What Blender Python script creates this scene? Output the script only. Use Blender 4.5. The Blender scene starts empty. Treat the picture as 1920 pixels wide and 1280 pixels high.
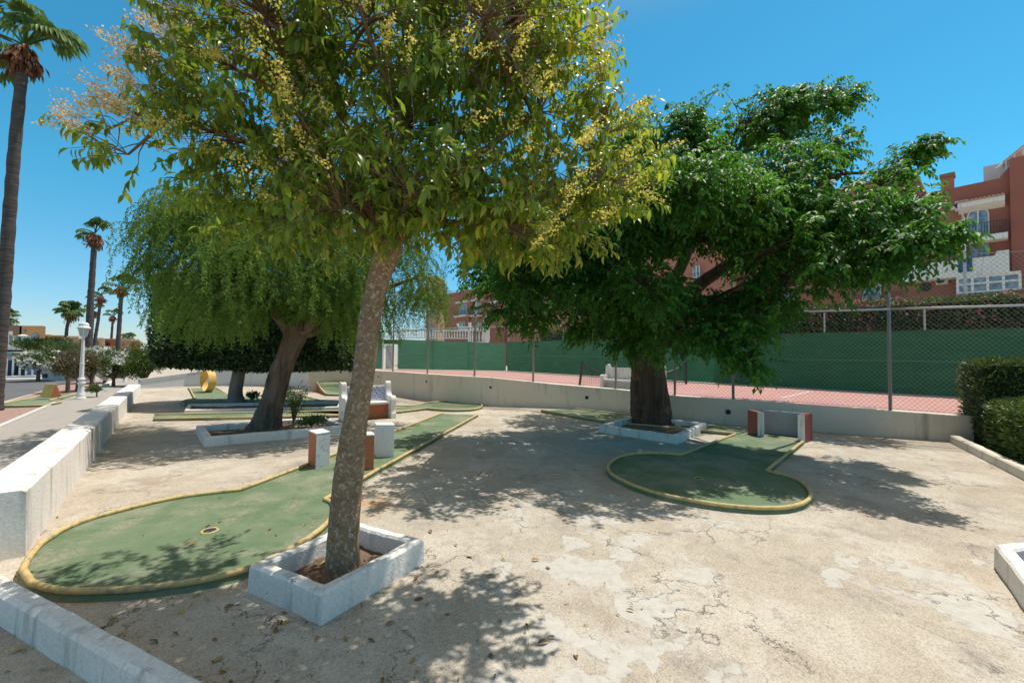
import bpy, math, random
import numpy as np
from mathutils import Vector, Matrix
random.seed(7); RNG = np.random.default_rng(7)
S = bpy.context.scene
C = S.collection
R = math.radians
# ------------------------------------------------------------------ camera, sky, sun, exposure
FPX, HY, ROLL, CH = 780.0, 665.0, R(0.7), 1.75
PITCH = math.atan((HY-640)/FPX)
cam = bpy.data.objects.new('camera', bpy.data.cameras.new('camera')); C.objects.link(cam)
cr, cu, cf = Vector((1,0,0)), Vector((0,-math.sin(PITCH),math.cos(PITCH))), Vector((0,math.cos(PITCH),math.sin(PITCH)))
right = cr*math.cos(ROLL)+cu*math.sin(ROLL); up = cu*math.cos(ROLL)-cr*math.sin(ROLL)
m3 = Matrix((right, up, -cf)).transposed()
cam.matrix_world = Matrix.Translation((0,0,CH)) @ m3.to_4x4()
cam.data.sensor_width = 36; cam.data.sensor_fit = 'HORIZONTAL'; cam.data.lens = 36*FPX/1920
cam.data.clip_start = 0.05; cam.data.clip_end = 3000
S.camera = cam
SUN_EL, SUN_AZ = R(69), math.atan2(0.57, 0.82)          # azimuth measured from +X towards +Y
sd = Vector((math.cos(SUN_EL)*math.cos(SUN_AZ), math.cos(SUN_EL)*math.sin(SUN_AZ), math.sin(SUN_EL)))
w = bpy.data.worlds.new('World'); S.world = w; w.use_nodes = True
nt = w.node_tree; bg = nt.nodes['Background']
sky = nt.nodes.new('ShaderNodeTexSky'); sky.sky_type = 'NISHITA'; sky.sun_disc = False
sky.sun_elevation = SUN_EL; sky.sun_rotation = math.pi/2-SUN_AZ
sky.air_density = 1.0; sky.dust_density = 0.15; sky.ozone_density = 3.0; sky.altitude = 50
hs = nt.nodes.new('ShaderNodeHueSaturation'); hs.inputs['Saturation'].default_value = 1.08; hs.inputs['Hue'].default_value = 0.495
hs.inputs['Value'].default_value = 1.0
tn = nt.nodes.new('ShaderNodeMix'); tn.data_type = 'RGBA'; tn.blend_type = 'MULTIPLY'; tn.inputs[0].default_value = 1; tn.inputs[7].default_value = (.36,.93,.90,1)
nt.links.new(sky.outputs[0], tn.inputs[6]); 
nt.links.new(tn.outputs[2], hs.inputs['Color'])
tcw = nt.nodes.new('ShaderNodeTexCoord'); sxyz = nt.nodes.new('ShaderNodeSeparateXYZ'); nt.links.new(tcw.outputs['Generated'], sxyz.inputs[0])
mrh = nt.nodes.new('ShaderNodeMapRange'); nt.links.new(sxyz.outputs[2], mrh.inputs[0]); mrh.inputs[1].default_value = 0; mrh.inputs[2].default_value = .30
mh = nt.nodes.new('ShaderNodeMix'); mh.data_type = 'RGBA'; nt.links.new(mrh.outputs[0], mh.inputs[0]); mh.inputs[6].default_value = (1.25,.68,.82,1); mh.inputs[7].default_value = (1,1,1,1)
nt.links.new(mh.outputs[2], tn.inputs[7]); t2 = nt.nodes.new('ShaderNodeMix'); t2.data_type = 'RGBA'; t2.blend_type = 'MULTIPLY'; t2.inputs[0].default_value = 1
nt.links.new(tn.outputs[2], t2.inputs[6]); t2.inputs[7].default_value = (.46,.92,.92,1); nt.links.new(t2.outputs[2], hs.inputs['Color']); 
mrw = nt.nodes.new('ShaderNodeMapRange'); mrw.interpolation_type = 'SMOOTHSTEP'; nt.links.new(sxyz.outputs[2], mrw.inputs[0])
mrw.inputs[1].default_value = .60; mrw.inputs[2].default_value = .86          # warm pale upper sky added above the view to fill the shade
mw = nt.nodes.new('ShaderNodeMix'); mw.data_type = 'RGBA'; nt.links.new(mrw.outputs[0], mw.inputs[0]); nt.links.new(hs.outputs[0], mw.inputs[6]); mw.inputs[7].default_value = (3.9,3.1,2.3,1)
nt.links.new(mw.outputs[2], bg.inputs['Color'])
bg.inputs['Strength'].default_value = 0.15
sl = bpy.data.lights.new('sun', 'SUN'); sl.energy = 4.2; sl.angle = R(0.55); sl.color = (1.0, 0.945, 0.87)
sun = bpy.data.objects.new('sun', sl); C.objects.link(sun); sun.rotation_euler = sd.to_track_quat('Z','Y').to_euler()
S.view_settings.view_transform = 'Standard'; S.view_settings.look = 'None'; S.view_settings.exposure = 0.20; S.view_settings.gamma = 1.0

# ------------------------------------------------------------------ measuring helpers (photo pixel -> world)
def ray(px, py):
    x = px-960; y = 640-py
    return right*x + up*y + cf*FPX
def G(px, py, z=0.0):
    d = ray(px, py); t = (z-CH)/d.z
    return Vector((d.x*t, d.y*t, z))
def W(px, py, Y):
    d = ray(px, py); t = Y/d.y
    return Vector((d.x*t, Y, CH+d.z*t))
# ------------------------------------------------------------------ tagging
MW = {}
def tag(o, label, cat, group=None, kind=None):
    if label: o['label'] = label
    if cat: o['category'] = cat
    if group: o['group'] = group
    if kind: o['kind'] = kind
    return o
def thing(name, label, cat, loc=(0,0,0), rz=0.0, group=None):
    o = bpy.data.objects.new(name, None); C.objects.link(o)
    o.location = loc; o.rotation_euler = (0,0,rz); o.empty_display_size = 0.2
    MW[o.name] = Matrix.Translation(loc) @ Matrix.Rotation(rz, 4, 'Z')
    return tag(o, label, cat, group)
def link(name, me, mat, parent=None, smooth=False, origin=None):
    me.materials.clear(); me.materials.append(mat)
    if smooth:
        me.polygons.foreach_set('use_smooth', [True]*len(me.polygons))
    o = bpy.data.objects.new(name, me); C.objects.link(o)
    if parent is not None:
        M = MW[parent.name]; MW[o.name] = M
        me.transform(M.inverted()); o.parent = parent
    elif origin is not None:
        M = Matrix.Translation(origin); MW[o.name] = M
        me.transform(M.inverted()); o.location = origin
    else: MW[o.name] = Matrix.Identity(4)
    me.update()
    return o
class MB:
    def __init__(s, M=None): s.v = []; s.f = []; s.M = M or Matrix.Identity(4)
    def add(s, vs, fs):
        b = len(s.v); s.v += [tuple(s.M @ Vector(v)) for v in vs]; s.f += [tuple(i+b for i in f) for f in fs]
    def box(s, x0, x1, y0, y1, z0, z1):
        s.add([(x0,y0,z0),(x1,y0,z0),(x1,y1,z0),(x0,y1,z0),(x0,y0,z1),(x1,y0,z1),(x1,y1,z1),(x0,y1,z1)],
              [(0,3,2,1),(4,5,6,7),(0,1,5,4),(1,2,6,5),(2,3,7,6),(3,0,4,7)])
    def prism(s, poly, z0, z1):
        n = len(poly); zt = z1 if hasattr(z1,'__len__') else [z1]*n; zb = z0 if hasattr(z0,'__len__') else [z0]*n
        vs = [(p[0],p[1],zb[i]) for i,p in enumerate(poly)]+[(p[0],p[1],zt[i]) for i,p in enumerate(poly)]
        a = sum(poly[i][0]*poly[(i+1)%n][1]-poly[(i+1)%n][0]*poly[i][1] for i in range(n))
        fs = [tuple(range(n-1,-1,-1)), tuple(range(n,2*n))]+[(i,(i+1)%n,(i+1)%n+n,i+n) for i in range(n)]
        if a < 0: fs = [tuple(reversed(f)) for f in fs]
        s.add(vs, fs)
    def profile(s, poly, M, t):            # polygon in local XZ extruded along local Y by t (centred), placed by M
        n = len(poly)
        vs = [M @ Vector((p[0],-t/2,p[1])) for p in poly]+[M @ Vector((p[0],t/2,p[1])) for p in poly]
        s.add(vs, [tuple(range(n)), tuple(range(2*n-1,n-1,-1))]+[(i,i+n,(i+1)%n+n,(i+1)%n) for i in range(n)])
    def tube(s, pts, rad, n=8, closed=False, caps=True, jitter=None):
        pts = [Vector(p) for p in pts]; m = len(pts)
        rad = rad if hasattr(rad,'__len__') else [rad]*m
        vs = []; prev = None
        for i in range(m):
            if closed: t = pts[(i+1)%m]-pts[i-1]
            else: t = pts[min(i+1,m-1)]-pts[max(i-1,0)]
            t = t.normalized() if t.length > 1e-9 else Vector((0,0,1))
            if prev is None:
                a = Vector((0,0,1)) if abs(t.z) < .9 else Vector((1,0,0))
                nn = (a-t*a.dot(t)).normalized()
            else:
                nn = prev-t*prev.dot(t); nn = nn.normalized() if nn.length > 1e-6 else prev
            prev = nn; b = t.cross(nn)
            for k in range(n):
                an = 2*math.pi*k/n; r = rad[i]*(jitter(i,k,n) if jitter else 1)
                vs.append(pts[i]+(nn*math.cos(an)+b*math.sin(an))*r)
        fs = []
        for i in range(m if closed else m-1):
            j = (i+1)%m
            for k in range(n):
                l = (k+1)%n; fs.append((i*n+k, i*n+l, j*n+l, j*n+k))
        if caps and not closed: fs += [tuple(range(n-1,-1,-1)), tuple((m-1)*n+k for k in range(n))]
        s.add(vs, fs)
    def lathe(s, prof, c, n=16, a0=0.0):
        vs = []
        for r, z in prof:
            for k in range(n):
                a = a0+2*math.pi*k/n; vs.append((c[0]+r*math.cos(a), c[1]+r*math.sin(a), c[2]+z))
        m = len(prof); fs = [(i*n+k, i*n+(k+1)%n, (i+1)*n+(k+1)%n, (i+1)*n+k) for i in range(m-1) for k in range(n)]
        fs += [tuple(range(n-1,-1,-1)), tuple((m-1)*n+k for k in range(n))]
        s.add(vs, fs)
    def build(s, name, mat, parent=None, smooth=False, bevel=0, world_origin=False):
        me = bpy.data.meshes.new(name); me.from_pydata(s.v, [], s.f)
        org = None
        if parent is None and not world_origin:
            a = np.array(s.v); org = Vector(((a[:,0].min()+a[:,0].max())/2, (a[:,1].min()+a[:,1].max())/2, a[:,2].min()))
        o = link(name, me, mat, parent, smooth, org)
        if bevel:
            md = o.modifiers.new('bevel','BEVEL'); md.width = bevel; md.segments = 2; md.limit_method = 'ANGLE'
        return o
def smooth_path(pts, n, closed=False):
    pts = [np.array(p, float) for p in pts]; out = []
    m = len(pts); rng = range(m if closed else m-1)
    for i in rng:
        p0 = pts[(i-1)%m] if closed or i > 0 else pts[0]; p1 = pts[i]; p2 = pts[(i+1)%m]
        p3 = pts[(i+2)%m] if closed or i < m-2 else pts[-1]
        for k in range(n):
            t = k/n
            out.append(.5*((2*p1)+(-p0+p2)*t+(2*p0-5*p1+4*p2-p3)*t*t+(-p0+3*p1-3*p2+p3)*t**3))
    if not closed: out.append(pts[-1])
    return out
# ------------------------------------------------------------------ materials
def N(nt, t, **kw):
    n = nt.nodes.new(t)
    for k, v in kw.items():
        if hasattr(n, k): setattr(n, k, v)
        else: n.inputs[k.replace('_',' ')].default_value = v
    return n
def base(name):
    m = bpy.data.materials.new(name); m.use_nodes = True; nt = m.node_tree
    return m, nt, nt.nodes['Principled BSDF'], nt.links.new
def ramp(nt, fac, stops, interp='LINEAR'):
    r = nt.nodes.new('ShaderNodeValToRGB'); nt.links.new(fac, r.inputs[0]); r.color_ramp.interpolation = interp
    e = r.color_ramp.elements
    while len(e) > 1: e.remove(e[-1])
    e[0].position = stops[0][0]; e[0].color = (*stops[0][1],1) if len(stops[0][1]) == 3 else stops[0][1]
    for p, c in stops[1:]:
        x = e.new(p); x.color = (*c,1) if len(c) == 3 else c
    return r.outputs[0]
def noise(nt, vec, scale, detail=4, rough=.55, dist=0):
    n = N(nt, 'ShaderNodeTexNoise'); n.inputs['Scale'].default_value = scale; n.inputs['Detail'].default_value = detail
    n.inputs['Roughness'].default_value = rough; n.inputs['Distortion'].default_value = dist
    if vec is not None: nt.links.new(vec, n.inputs['Vector'])
    return n.outputs['Fac']
def mix(nt, fac, a, b, mode='MIX'):
    n = nt.nodes.new('ShaderNodeMix'); n.data_type = 'RGBA'; n.blend_type = mode
    if isinstance(fac, (int,float)): n.inputs[0].default_value = fac
    else: nt.links.new(fac, n.inputs[0])
    for i, v in ((6,a),(7,b)):
        if isinstance(v, tuple): n.inputs[i].default_value = (*v,1) if len(v) == 3 else v
        else: nt.links.new(v, n.inputs[i])
    return n.outputs[2]
def mth(nt, op, a, b=None, clamp=False):
    n = nt.nodes.new('ShaderNodeMath'); n.operation = op; n.use_clamp = clamp
    for i, v in ((0,a),(1,b)):
        if v is None: continue
        if isinstance(v, (int,float)): n.inputs[i].default_value = v
        else: nt.links.new(v, n.inputs[i])
    return n.outputs[0]
def bump(nt, h, p, strength=.3, dist=.01):
    b = nt.nodes.new('ShaderNodeBump'); b.inputs['Strength'].default_value = strength; b.inputs['Distance'].default_value = dist
    nt.links.new(h, b.inputs['Height']); nt.links.new(b.outputs[0], p.inputs['Normal'])
def pos(nt): return nt.nodes.new('ShaderNodeNewGeometry').outputs['Position']
def spot(nt, P, c, r0, r1):               # 1 inside r0, 0 outside r1
    d = nt.nodes.new('ShaderNodeVectorMath'); d.operation = 'DISTANCE'; nt.links.new(P, d.inputs[0]); d.inputs[1].default_value = c
    mr = nt.nodes.new('ShaderNodeMapRange'); nt.links.new(d.outputs['Value'], mr.inputs[0])
    mr.inputs[1].default_value = r0; mr.inputs[2].default_value = r1; mr.inputs[3].default_value = 1; mr.inputs[4].default_value = 0
    return mr.outputs[0]
def vary(name, c1, c2, scale=6, rough=.8, fine=80, bs=.25, bd=.004, spec=.3, c3=None, c3lo=.62, streak=False, metal=0, chips=None):
    m, nt, p, L = base(name); P = pos(nt)
    a = noise(nt, P, scale, 6, .6); f = noise(nt, P, fine, 3)
    col = mix(nt, ramp(nt, a, [(.35,(0,0,0)),(.68,(1,1,1))]), c1, c2)
    col = mix(nt, .35, col, ramp(nt, f, [(.3,tuple(x*.72 for x in c1)),(.7,tuple(min(1,x*1.15) for x in c2))]))
    if c3:
        mp = nt.nodes.new('ShaderNodeMapping'); L(P, mp.inputs[0])
        if streak: mp.inputs['Scale'].default_value = (1,1,.12)
        s = noise(nt, mp.outputs[0], scale*2.3, 7, .65)
        col = mix(nt, ramp(nt, s, [(c3lo-.05,(0,0,0)),(c3lo+.1,(1,1,1))]), col, c3)
    if chips:
        cn = noise(nt, P, 7, 9, .72, .6); cm = ramp(nt, cn, [(chips,(0,0,0)),(chips+.015,(1,1,1))])
        col = mix(nt, mth(nt,'MULTIPLY',cm,.85), col, (.36,.33,.28)); a = mth(nt,'SUBTRACT', a, mth(nt,'MULTIPLY',cm,.8))
    L(col, p.inputs['Base Color']); p.inputs['Roughness'].default_value = rough
    p.inputs['Specular IOR Level'].default_value = spec; p.inputs['Metallic'].default_value = metal
    if bs: bump(nt, mth(nt,'ADD',mth(nt,'MULTIPLY',a,.6),f), p, bs, bd)
    return m
def leafmat(name, stops, rough=.45, trans=.35, tc=None, spec=.5):
    m, nt, p, L = base(name)
    at = nt.nodes.new('ShaderNodeAttribute'); at.attribute_name = 'rnd'
    col = ramp(nt, at.outputs['Fac'], stops)
    L(col, p.inputs['Base Color']); p.inputs['Roughness'].default_value = rough; p.inputs['Specular IOR Level'].default_value = spec
    t = nt.nodes.new('ShaderNodeBsdfTranslucent'); L(mix(nt, .6, col, tc or (.25,.38,.03)), t.inputs['Color'])
    mx = nt.nodes.new('ShaderNodeMixShader'); mx.inputs[0].default_value = trans
    L(p.outputs[0], mx.inputs[1]); L(t.outputs[0], mx.inputs[2]); L(mx.outputs[0], nt.nodes['Material Output'].inputs['Surface'])
    return m
def bark(name, c1, c2, c3=None, zs=.18, scale=14, bs=.9, bd=.03, c3lo=.55, sc3=9):
    m, nt, p, L = base(name); P = pos(nt)
    mp = nt.nodes.new('ShaderNodeMapping'); L(P, mp.inputs[0]); mp.inputs['Scale'].default_value = (1,1,zs)
    a = noise(nt, mp.outputs[0], scale, 8, .65, .6); f = noise(nt, P, 60, 3)
    col = ramp(nt, a, [(.35,c1),(.65,c2)])
    col = mix(nt, .3, col, ramp(nt, f, [(.3,tuple(x*.6 for x in c1)),(.7,tuple(x*1.2 for x in c2))]))
    if c3:
        v = noise(nt, P, sc3, 6, .7, .4)
        col = mix(nt, ramp(nt, v, [(c3lo-.02,(0,0,0)),(c3lo+.03,(1,1,1))]), col, c3)
    L(col, p.inputs['Base Color']); p.inputs['Roughness'].default_value = .9; p.inputs['Specular IOR Level'].default_value = .15
    bump(nt, mth(nt,'ADD',a,mth(nt,'MULTIPLY',f,.2)), p, bs, bd)
    return m

def ground_mat():
    m, nt, p, L = base('worn aggregate concrete'); P = pos(nt)
    big = noise(nt, P, .45, 6, .6); mid = noise(nt, P, 2.6, 7, .65); fine = noise(nt, P, 85, 2, .6); grit = noise(nt, P, 240, 1, .5)
    col = mix(nt, ramp(nt, big, [(.35,(0,0,0)),(.65,(1,1,1))]), (.445,.388,.305), (.40,.338,.272))
    col = mix(nt, ramp(nt, mid, [(.38,(0,0,0)),(.66,(.8,.8,.8))]), col, (.54,.487,.395))
    veil = noise(nt, P, 1.05, 10, .72, .5)
    col = mix(nt, ramp(nt, veil, [(.47,(0,0,0)),(.60,(.75,.75,.75))]), col, (.575,.53,.45))
    col = mix(nt, ramp(nt, noise(nt, P, 1.3, 9, .74), [(.53,(0,0,0)),(.68,(.85,.85,.85))]), col, (.27,.235,.20))
    col = mix(nt, ramp(nt, noise(nt, P, 7, 9, .8), [(.58,(0,0,0)),(.66,(.7,.7,.7))]), col, (.22,.185,.155))
    # embedded stones
    v = N(nt,'ShaderNodeTexVoronoi'); v.inputs['Scale'].default_value = 95; L(P, v.inputs['Vector'])
    st = ramp(nt, v.outputs['Color'], [(.0,(.55,.5,.45)),(.5,(1,1,1)),(1,(1.22,1.18,1.1))])
    col = mix(nt, .62, col, mix(nt, 1.0, col, st, 'MULTIPLY'))
    col = mix(nt, ramp(nt, fine, [(.28,(.6,.6,.6)),(.42,(0,0,0))]), col, (.14,.12,.105))
    # peeled pale screed patches, gathered in two places, with crisp broken edges
    area = mth(nt,'MAXIMUM', spot(nt, P, (0.65,2.9,0), .35, 1.9), mth(nt,'MAXIMUM', spot(nt, P, (3.35,3.3,0), .2, 1.2), spot(nt, P, (-.2,2.2,0), .1, .9)))
    area = mth(nt,'MAXIMUM', area, mth(nt,'MULTIPLY', spot(nt, P, (1.0,4.4,0), .3, 2.2), .7))
    pv = N(nt,'ShaderNodeTexVoronoi'); pv.inputs['Scale'].default_value = 3.1; pv.inputs['Randomness'].default_value = 1
    wn = N(nt,'ShaderNodeTexNoise'); wn.inputs['Scale'].default_value = 3.2; wn.inputs['Detail'].default_value = 9; wn.inputs['Roughness'].default_value = .62; L(P, wn.inputs['Vector'])
    wv = nt.nodes.new('ShaderNodeVectorMath'); wv.operation = 'MULTIPLY_ADD'; L(wn.outputs['Color'], wv.inputs[0]); wv.inputs[1].default_value = (.62,.62,0); L(P, wv.inputs[2])
    L(wv.outputs[0], pv.inputs['Vector'])
    sep = nt.nodes.new('ShaderNodeSeparateColor'); L(pv.outputs['Color'], sep.inputs[0])
    pn = noise(nt, P, 1.7, 9, .62, .3)
    sc = mth(nt,'ADD', mth(nt,'MULTIPLY', sep.outputs[0], .42), mth(nt,'ADD', mth(nt,'MULTIPLY',pn,.75), mth(nt,'MULTIPLY', area, .42)))
    pm = ramp(nt, sc, [(.955,(0,0,0)),(.972,(1,1,1))]); pm0 = ramp(nt, mth(nt,'ADD', sc, mth(nt,'MULTIPLY', noise(nt, P, 14, 6, .7), .10)), [(.93,(0,0,0)),(.955,(1,1,1))])
    pc = ramp(nt, noise(nt, P, 11, 9, .8), [(.32,(.33,.31,.27)),(.5,(.50,.48,.43)),(.75,(.60,.58,.52))])
    col = mix(nt, mth(nt,'MULTIPLY',pm0,.40), col, (.55,.51,.44))
    col = mix(nt, mth(nt,'MULTIPLY',pm,.72), col, pc)
    col = mix(nt, mth(nt,'MULTIPLY', ramp(nt, sc, [(.940,(0,0,0)),(.956,(1,1,1)),(.960,(0,0,0))]), .45), col, (.15,.12,.095))
    # cracks
    cv = N(nt,'ShaderNodeTexVoronoi'); cv.feature = 'DISTANCE_TO_EDGE'; cv.inputs['Scale'].default_value = .75
    w2 = nt.nodes.new('ShaderNodeVectorMath'); w2.operation = 'MULTIPLY_ADD'; L(wn.outputs['Color'], w2.inputs[0]); w2.inputs[1].default_value = (1.1,1.1,0); L(P, w2.inputs[2])
    L(w2.outputs[0], cv.inputs['Vector'])
    ck = ramp(nt, cv.outputs['Distance'], [(.0,(1,1,1)),(.002,(.6,.6,.6)),(.0045,(0,0,0))])
    ck = mth(nt,'MULTIPLY', ck, ramp(nt, noise(nt, P, 1.1, 3), [(.46,(0,0,0)),(.56,(1,1,1))]))
    col = mix(nt, mth(nt,'MULTIPLY',ck,.7), col, (.15,.12,.095))
    # rust-orange stain beside the near lane and a water mark
    rs = mth(nt,'MULTIPLY', spot(nt, P, tuple(G(690,945)), .02, .55), ramp(nt, noise(nt, P, 4, 5), [(.38,(0,0,0)),(.6,(1,1,1))]))
    col = mix(nt, mth(nt,'MULTIPLY',rs,.8), col, (.52,.27,.10))
    ws = mth(nt,'MULTIPLY', spot(nt, P, tuple(G(285,905)), .05, .5), ramp(nt, noise(nt, P, 3, 5), [(.45,(0,0,0)),(.52,(1,1,1))]))
    col = mix(nt, mth(nt,'MULTIPLY',ws,.5), col, (.34,.25,.17))
    L(col, p.inputs['Base Color']); p.inputs['Roughness'].default_value = .92; p.inputs['Specular IOR Level'].default_value = .2
    h = mth(nt,'ADD', mth(nt,'MULTIPLY',fine,.5), mth(nt,'ADD', mth(nt,'MULTIPLY',v.outputs['Distance'],-.35), mth(nt,'MULTIPLY',mid,.6)))
    h = mth(nt,'SUBTRACT', mth(nt,'ADD', mth(nt,'MULTIPLY',h,mth(nt,'SUBTRACT',1,mth(nt,'MULTIPLY',pm,.75))), mth(nt,'MULTIPLY',pm,.5)), mth(nt,'MULTIPLY',ck,1.2))
    bump(nt, h, p, .75, .011)
    return m
M_ground = ground_mat()
M_white = vary('white limewash', (.77,.745,.70), (.82,.80,.76), 3, .8, 45, .35, .006, c3=(.47,.45,.41), c3lo=.60, streak=True)
M_flaky = vary('flaking limewash', (.79,.735,.665), (.84,.79,.725), 3, .85, 45, .6, .010, c3=(.45,.43,.39), c3lo=.58, streak=True, chips=.655)
M_whitedirty = vary('dirty white paint', (.62,.62,.61), (.74,.74,.73), 5, .8, 60, .4, .006, c3=(.36,.35,.33), c3lo=.6)
M_render = vary('beige court wall render', (.80,.71,.58), (.72,.64,.53), 1.2, .9, 50, .45, .008, c3=(.42,.375,.30), c3lo=.6, streak=True)
M_render2 = vary('grey white wall render', (.66,.65,.62), (.56,.55,.53), 1.2, .9, 50, .35, .008, c3=(.45,.44,.42), c3lo=.62, streak=True)
M_coping = vary('grey coping', (.44,.43,.42), (.50,.49,.47), 2, .9, 50, .3, .005)
M_terra = vary('terracotta paint', (.50,.17,.075), (.44,.145,.07), 5, .75, 60, .25, .004, c3=(.33,.12,.07), c3lo=.62)
M_maroon = vary('maroon paint', (.30,.085,.065), (.35,.11,.08), 5, .75, 60, .25, .004)
M_greyp = vary('pale grey paint', (.42,.46,.48), (.50,.53,.54), 4, .8, 60, .3, .005, c3=(.33,.35,.35), c3lo=.62)
def turf_mat():
    m, nt, p, L = base('faded green carpet'); P = pos(nt)
    a = noise(nt, P, 1.6, 6, .6); f = noise(nt, P, 160, 3, .7); g = noise(nt, P, 30, 6, .7)
    col = mix(nt, ramp(nt, a, [(.35,(0,0,0)),(.7,(1,1,1))]), (.135,.20,.11), (.215,.265,.165))
    col = mix(nt, mth(nt,'MULTIPLY', ramp(nt, noise(nt, P, 1.1, 7, .65), [(.47,(0,0,0)),(.60,(1,1,1))]), ramp(nt, g, [(.40,(.2,.2,.2)),(.58,(.95,.95,.95))])), col, (.36,.335,.25))
    col = mix(nt, ramp(nt, noise(nt, P, 3.3, 9, .75), [(.58,(0,0,0)),(.68,(.7,.7,.7))]), col, (.09,.13,.07))
    col = mix(nt, ramp(nt, f, [(.3,(.6,.6,.6)),(.55,(0,0,0))]), col, (.06,.12,.05))
    L(col, p.inputs['Base Color']); p.inputs['Roughness'].default_value = .95; p.inputs['Specular IOR Level'].default_value = .1
    bump(nt, f, p, .8, .008); return m
M_turf = turf_mat()
M_pipe = vary('chipped yellow paint pipe', (.60,.46,.20), (.58,.42,.17), 6, .7, 45, .5, .006, c3=(.30,.25,.17), c3lo=.56)
M_pipe2 = vary('faded yellow paint pipe', (.60,.50,.27), (.52,.42,.20), 7, .7, 45, .3, .004, c3=(.40,.35,.25), c3lo=.55)
M_yellow = vary('yellow painted metal', (.70,.47,.14), (.62,.37,.09), 4, .55, 50, .2, .004, c3=(.55,.30,.10), c3lo=.64)
M_soil = vary('dry soil', (.15,.095,.065), (.26,.17,.115), 9, .95, 60, 1, .03, c3=(.36,.27,.18), c3lo=.6)
M_path = vary('grey aggregate path', (.33,.30,.265), (.40,.365,.32), 1.5, .9, 70, .6, .01, c3=(.22,.2,.18), c3lo=.66)
M_gravel = vary('pinkish gravel', (.36,.22,.18), (.46,.32,.26), 5, .95, 40, 1, .03, c3=(.24,.15,.12), c3lo=.58)
M_road = vary('asphalt', (.11,.112,.118), (.145,.146,.15), .6, .9, 90, .4, .006)
M_kerb = vary('kerb concrete', (.55,.53,.48), (.62,.60,.56), 3, .9, 60, .3, .005)
M_court = vary('faded red court', (.52,.29,.26), (.46,.245,.22), .8, .9, 60, .3, .004, c3=(.55,.36,.33), c3lo=.6)
M_courtedge = vary('pale court edge', (.58,.53,.46), (.50,.46,.40), 2, .9, 60, .3, .005)
M_line = vary('white line', (.75,.74,.72), (.66,.65,.63), 3, .8, 60, 0)
M_steel = vary('dull fence steel', (.25,.25,.25), (.32,.32,.31), 6, .55, 60, .1, .002, spec=.5, metal=.3)
M_rail = vary('pale galvanised rail', (.55,.55,.52), (.45,.44,.41), 6, .5, 60, .1, .002, metal=.2)
M_wire = vary('plastic coated wire', (.21,.22,.20), (.28,.285,.26), 9, .5, 60, 0)
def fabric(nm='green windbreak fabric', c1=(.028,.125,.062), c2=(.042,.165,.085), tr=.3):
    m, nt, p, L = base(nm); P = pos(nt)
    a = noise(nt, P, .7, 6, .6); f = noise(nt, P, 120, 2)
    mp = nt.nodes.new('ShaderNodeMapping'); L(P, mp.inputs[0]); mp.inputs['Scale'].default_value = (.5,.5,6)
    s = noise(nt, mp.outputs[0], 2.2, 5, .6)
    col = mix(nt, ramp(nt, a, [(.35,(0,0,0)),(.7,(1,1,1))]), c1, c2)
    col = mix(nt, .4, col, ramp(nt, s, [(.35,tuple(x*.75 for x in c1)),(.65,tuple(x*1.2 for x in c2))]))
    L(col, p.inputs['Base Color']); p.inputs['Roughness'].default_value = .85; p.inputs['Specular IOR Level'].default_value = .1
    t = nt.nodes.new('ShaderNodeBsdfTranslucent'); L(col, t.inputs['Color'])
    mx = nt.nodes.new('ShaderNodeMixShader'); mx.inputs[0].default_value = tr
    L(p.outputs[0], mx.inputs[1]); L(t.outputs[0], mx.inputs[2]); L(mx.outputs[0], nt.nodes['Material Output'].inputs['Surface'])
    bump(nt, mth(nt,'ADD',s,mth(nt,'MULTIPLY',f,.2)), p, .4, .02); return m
M_fabric = fabric(); M_fabriclit = fabric('sunlit green windbreak fabric', (.055,.19,.105), (.075,.235,.135), .45)  # paler copy carries the sunlight of the end panels in its colour
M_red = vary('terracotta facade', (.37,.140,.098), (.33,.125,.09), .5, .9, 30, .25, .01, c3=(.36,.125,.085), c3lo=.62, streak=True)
M_redpale = vary('lighter terracotta facade', (.50,.21,.14), (.44,.19,.13), .5, .9, 30, .25, .01)  # paler terracotta than the main facade
M_tan = vary('ochre facade', (.50,.33,.18), (.44,.29,.16), .6, .9, 30, .2, .01)
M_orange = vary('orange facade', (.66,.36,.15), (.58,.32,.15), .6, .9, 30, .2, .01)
M_cream = vary('cream facade', (.68,.58,.42), (.62,.53,.40), .6, .9, 30, .2, .01)
M_peach = vary('peach facade', (.68,.42,.24), (.62,.38,.22), .6, .9, 30, .2, .01)
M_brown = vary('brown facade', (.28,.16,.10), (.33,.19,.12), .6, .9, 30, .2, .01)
M_dark = vary('dark metal', (.035,.035,.038), (.05,.05,.05), 6, .5, 60, .05, .002)
M_darkgap = vary('dark opening', (.03,.03,.035), (.05,.05,.055), 2, .7, 20, 0)
M_blue = vary('blue cloth', (.03,.07,.22), (.05,.10,.30), 4, .8, 40, .2, .01)
M_teal = vary('turquoise awning', (.10,.42,.38), (.14,.50,.44), 4, .8, 40, .2, .01)
M_plastic = vary('white appliance', (.66,.66,.63), (.58,.58,.56), 5, .5, 40, .05, .002)
M_tile = vary('clay roof tiles', (.55,.36,.24), (.42,.22,.14), 5, .85, 30, .3, .01)
M_trunkp = bark('palm bark', (.045,.038,.037), (.15,.125,.11), None, 7, 2.2, .9, .05)
M_bark1 = bark('mottled smooth bark', (.17,.11,.065), (.31,.215,.13), (.42,.35,.26), .8, 14, .8, .012, .56, 34)
M_bark1b = bark('reddish smooth limb bark', (.17,.095,.05), (.30,.18,.10), (.33,.25,.17), .5, 12, .6, .01, .62, 24)
M_bark2 = bark('furrowed brown bark', (.055,.038,.027), (.30,.215,.155), None, .22, 7, 1.0, .08)
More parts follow.
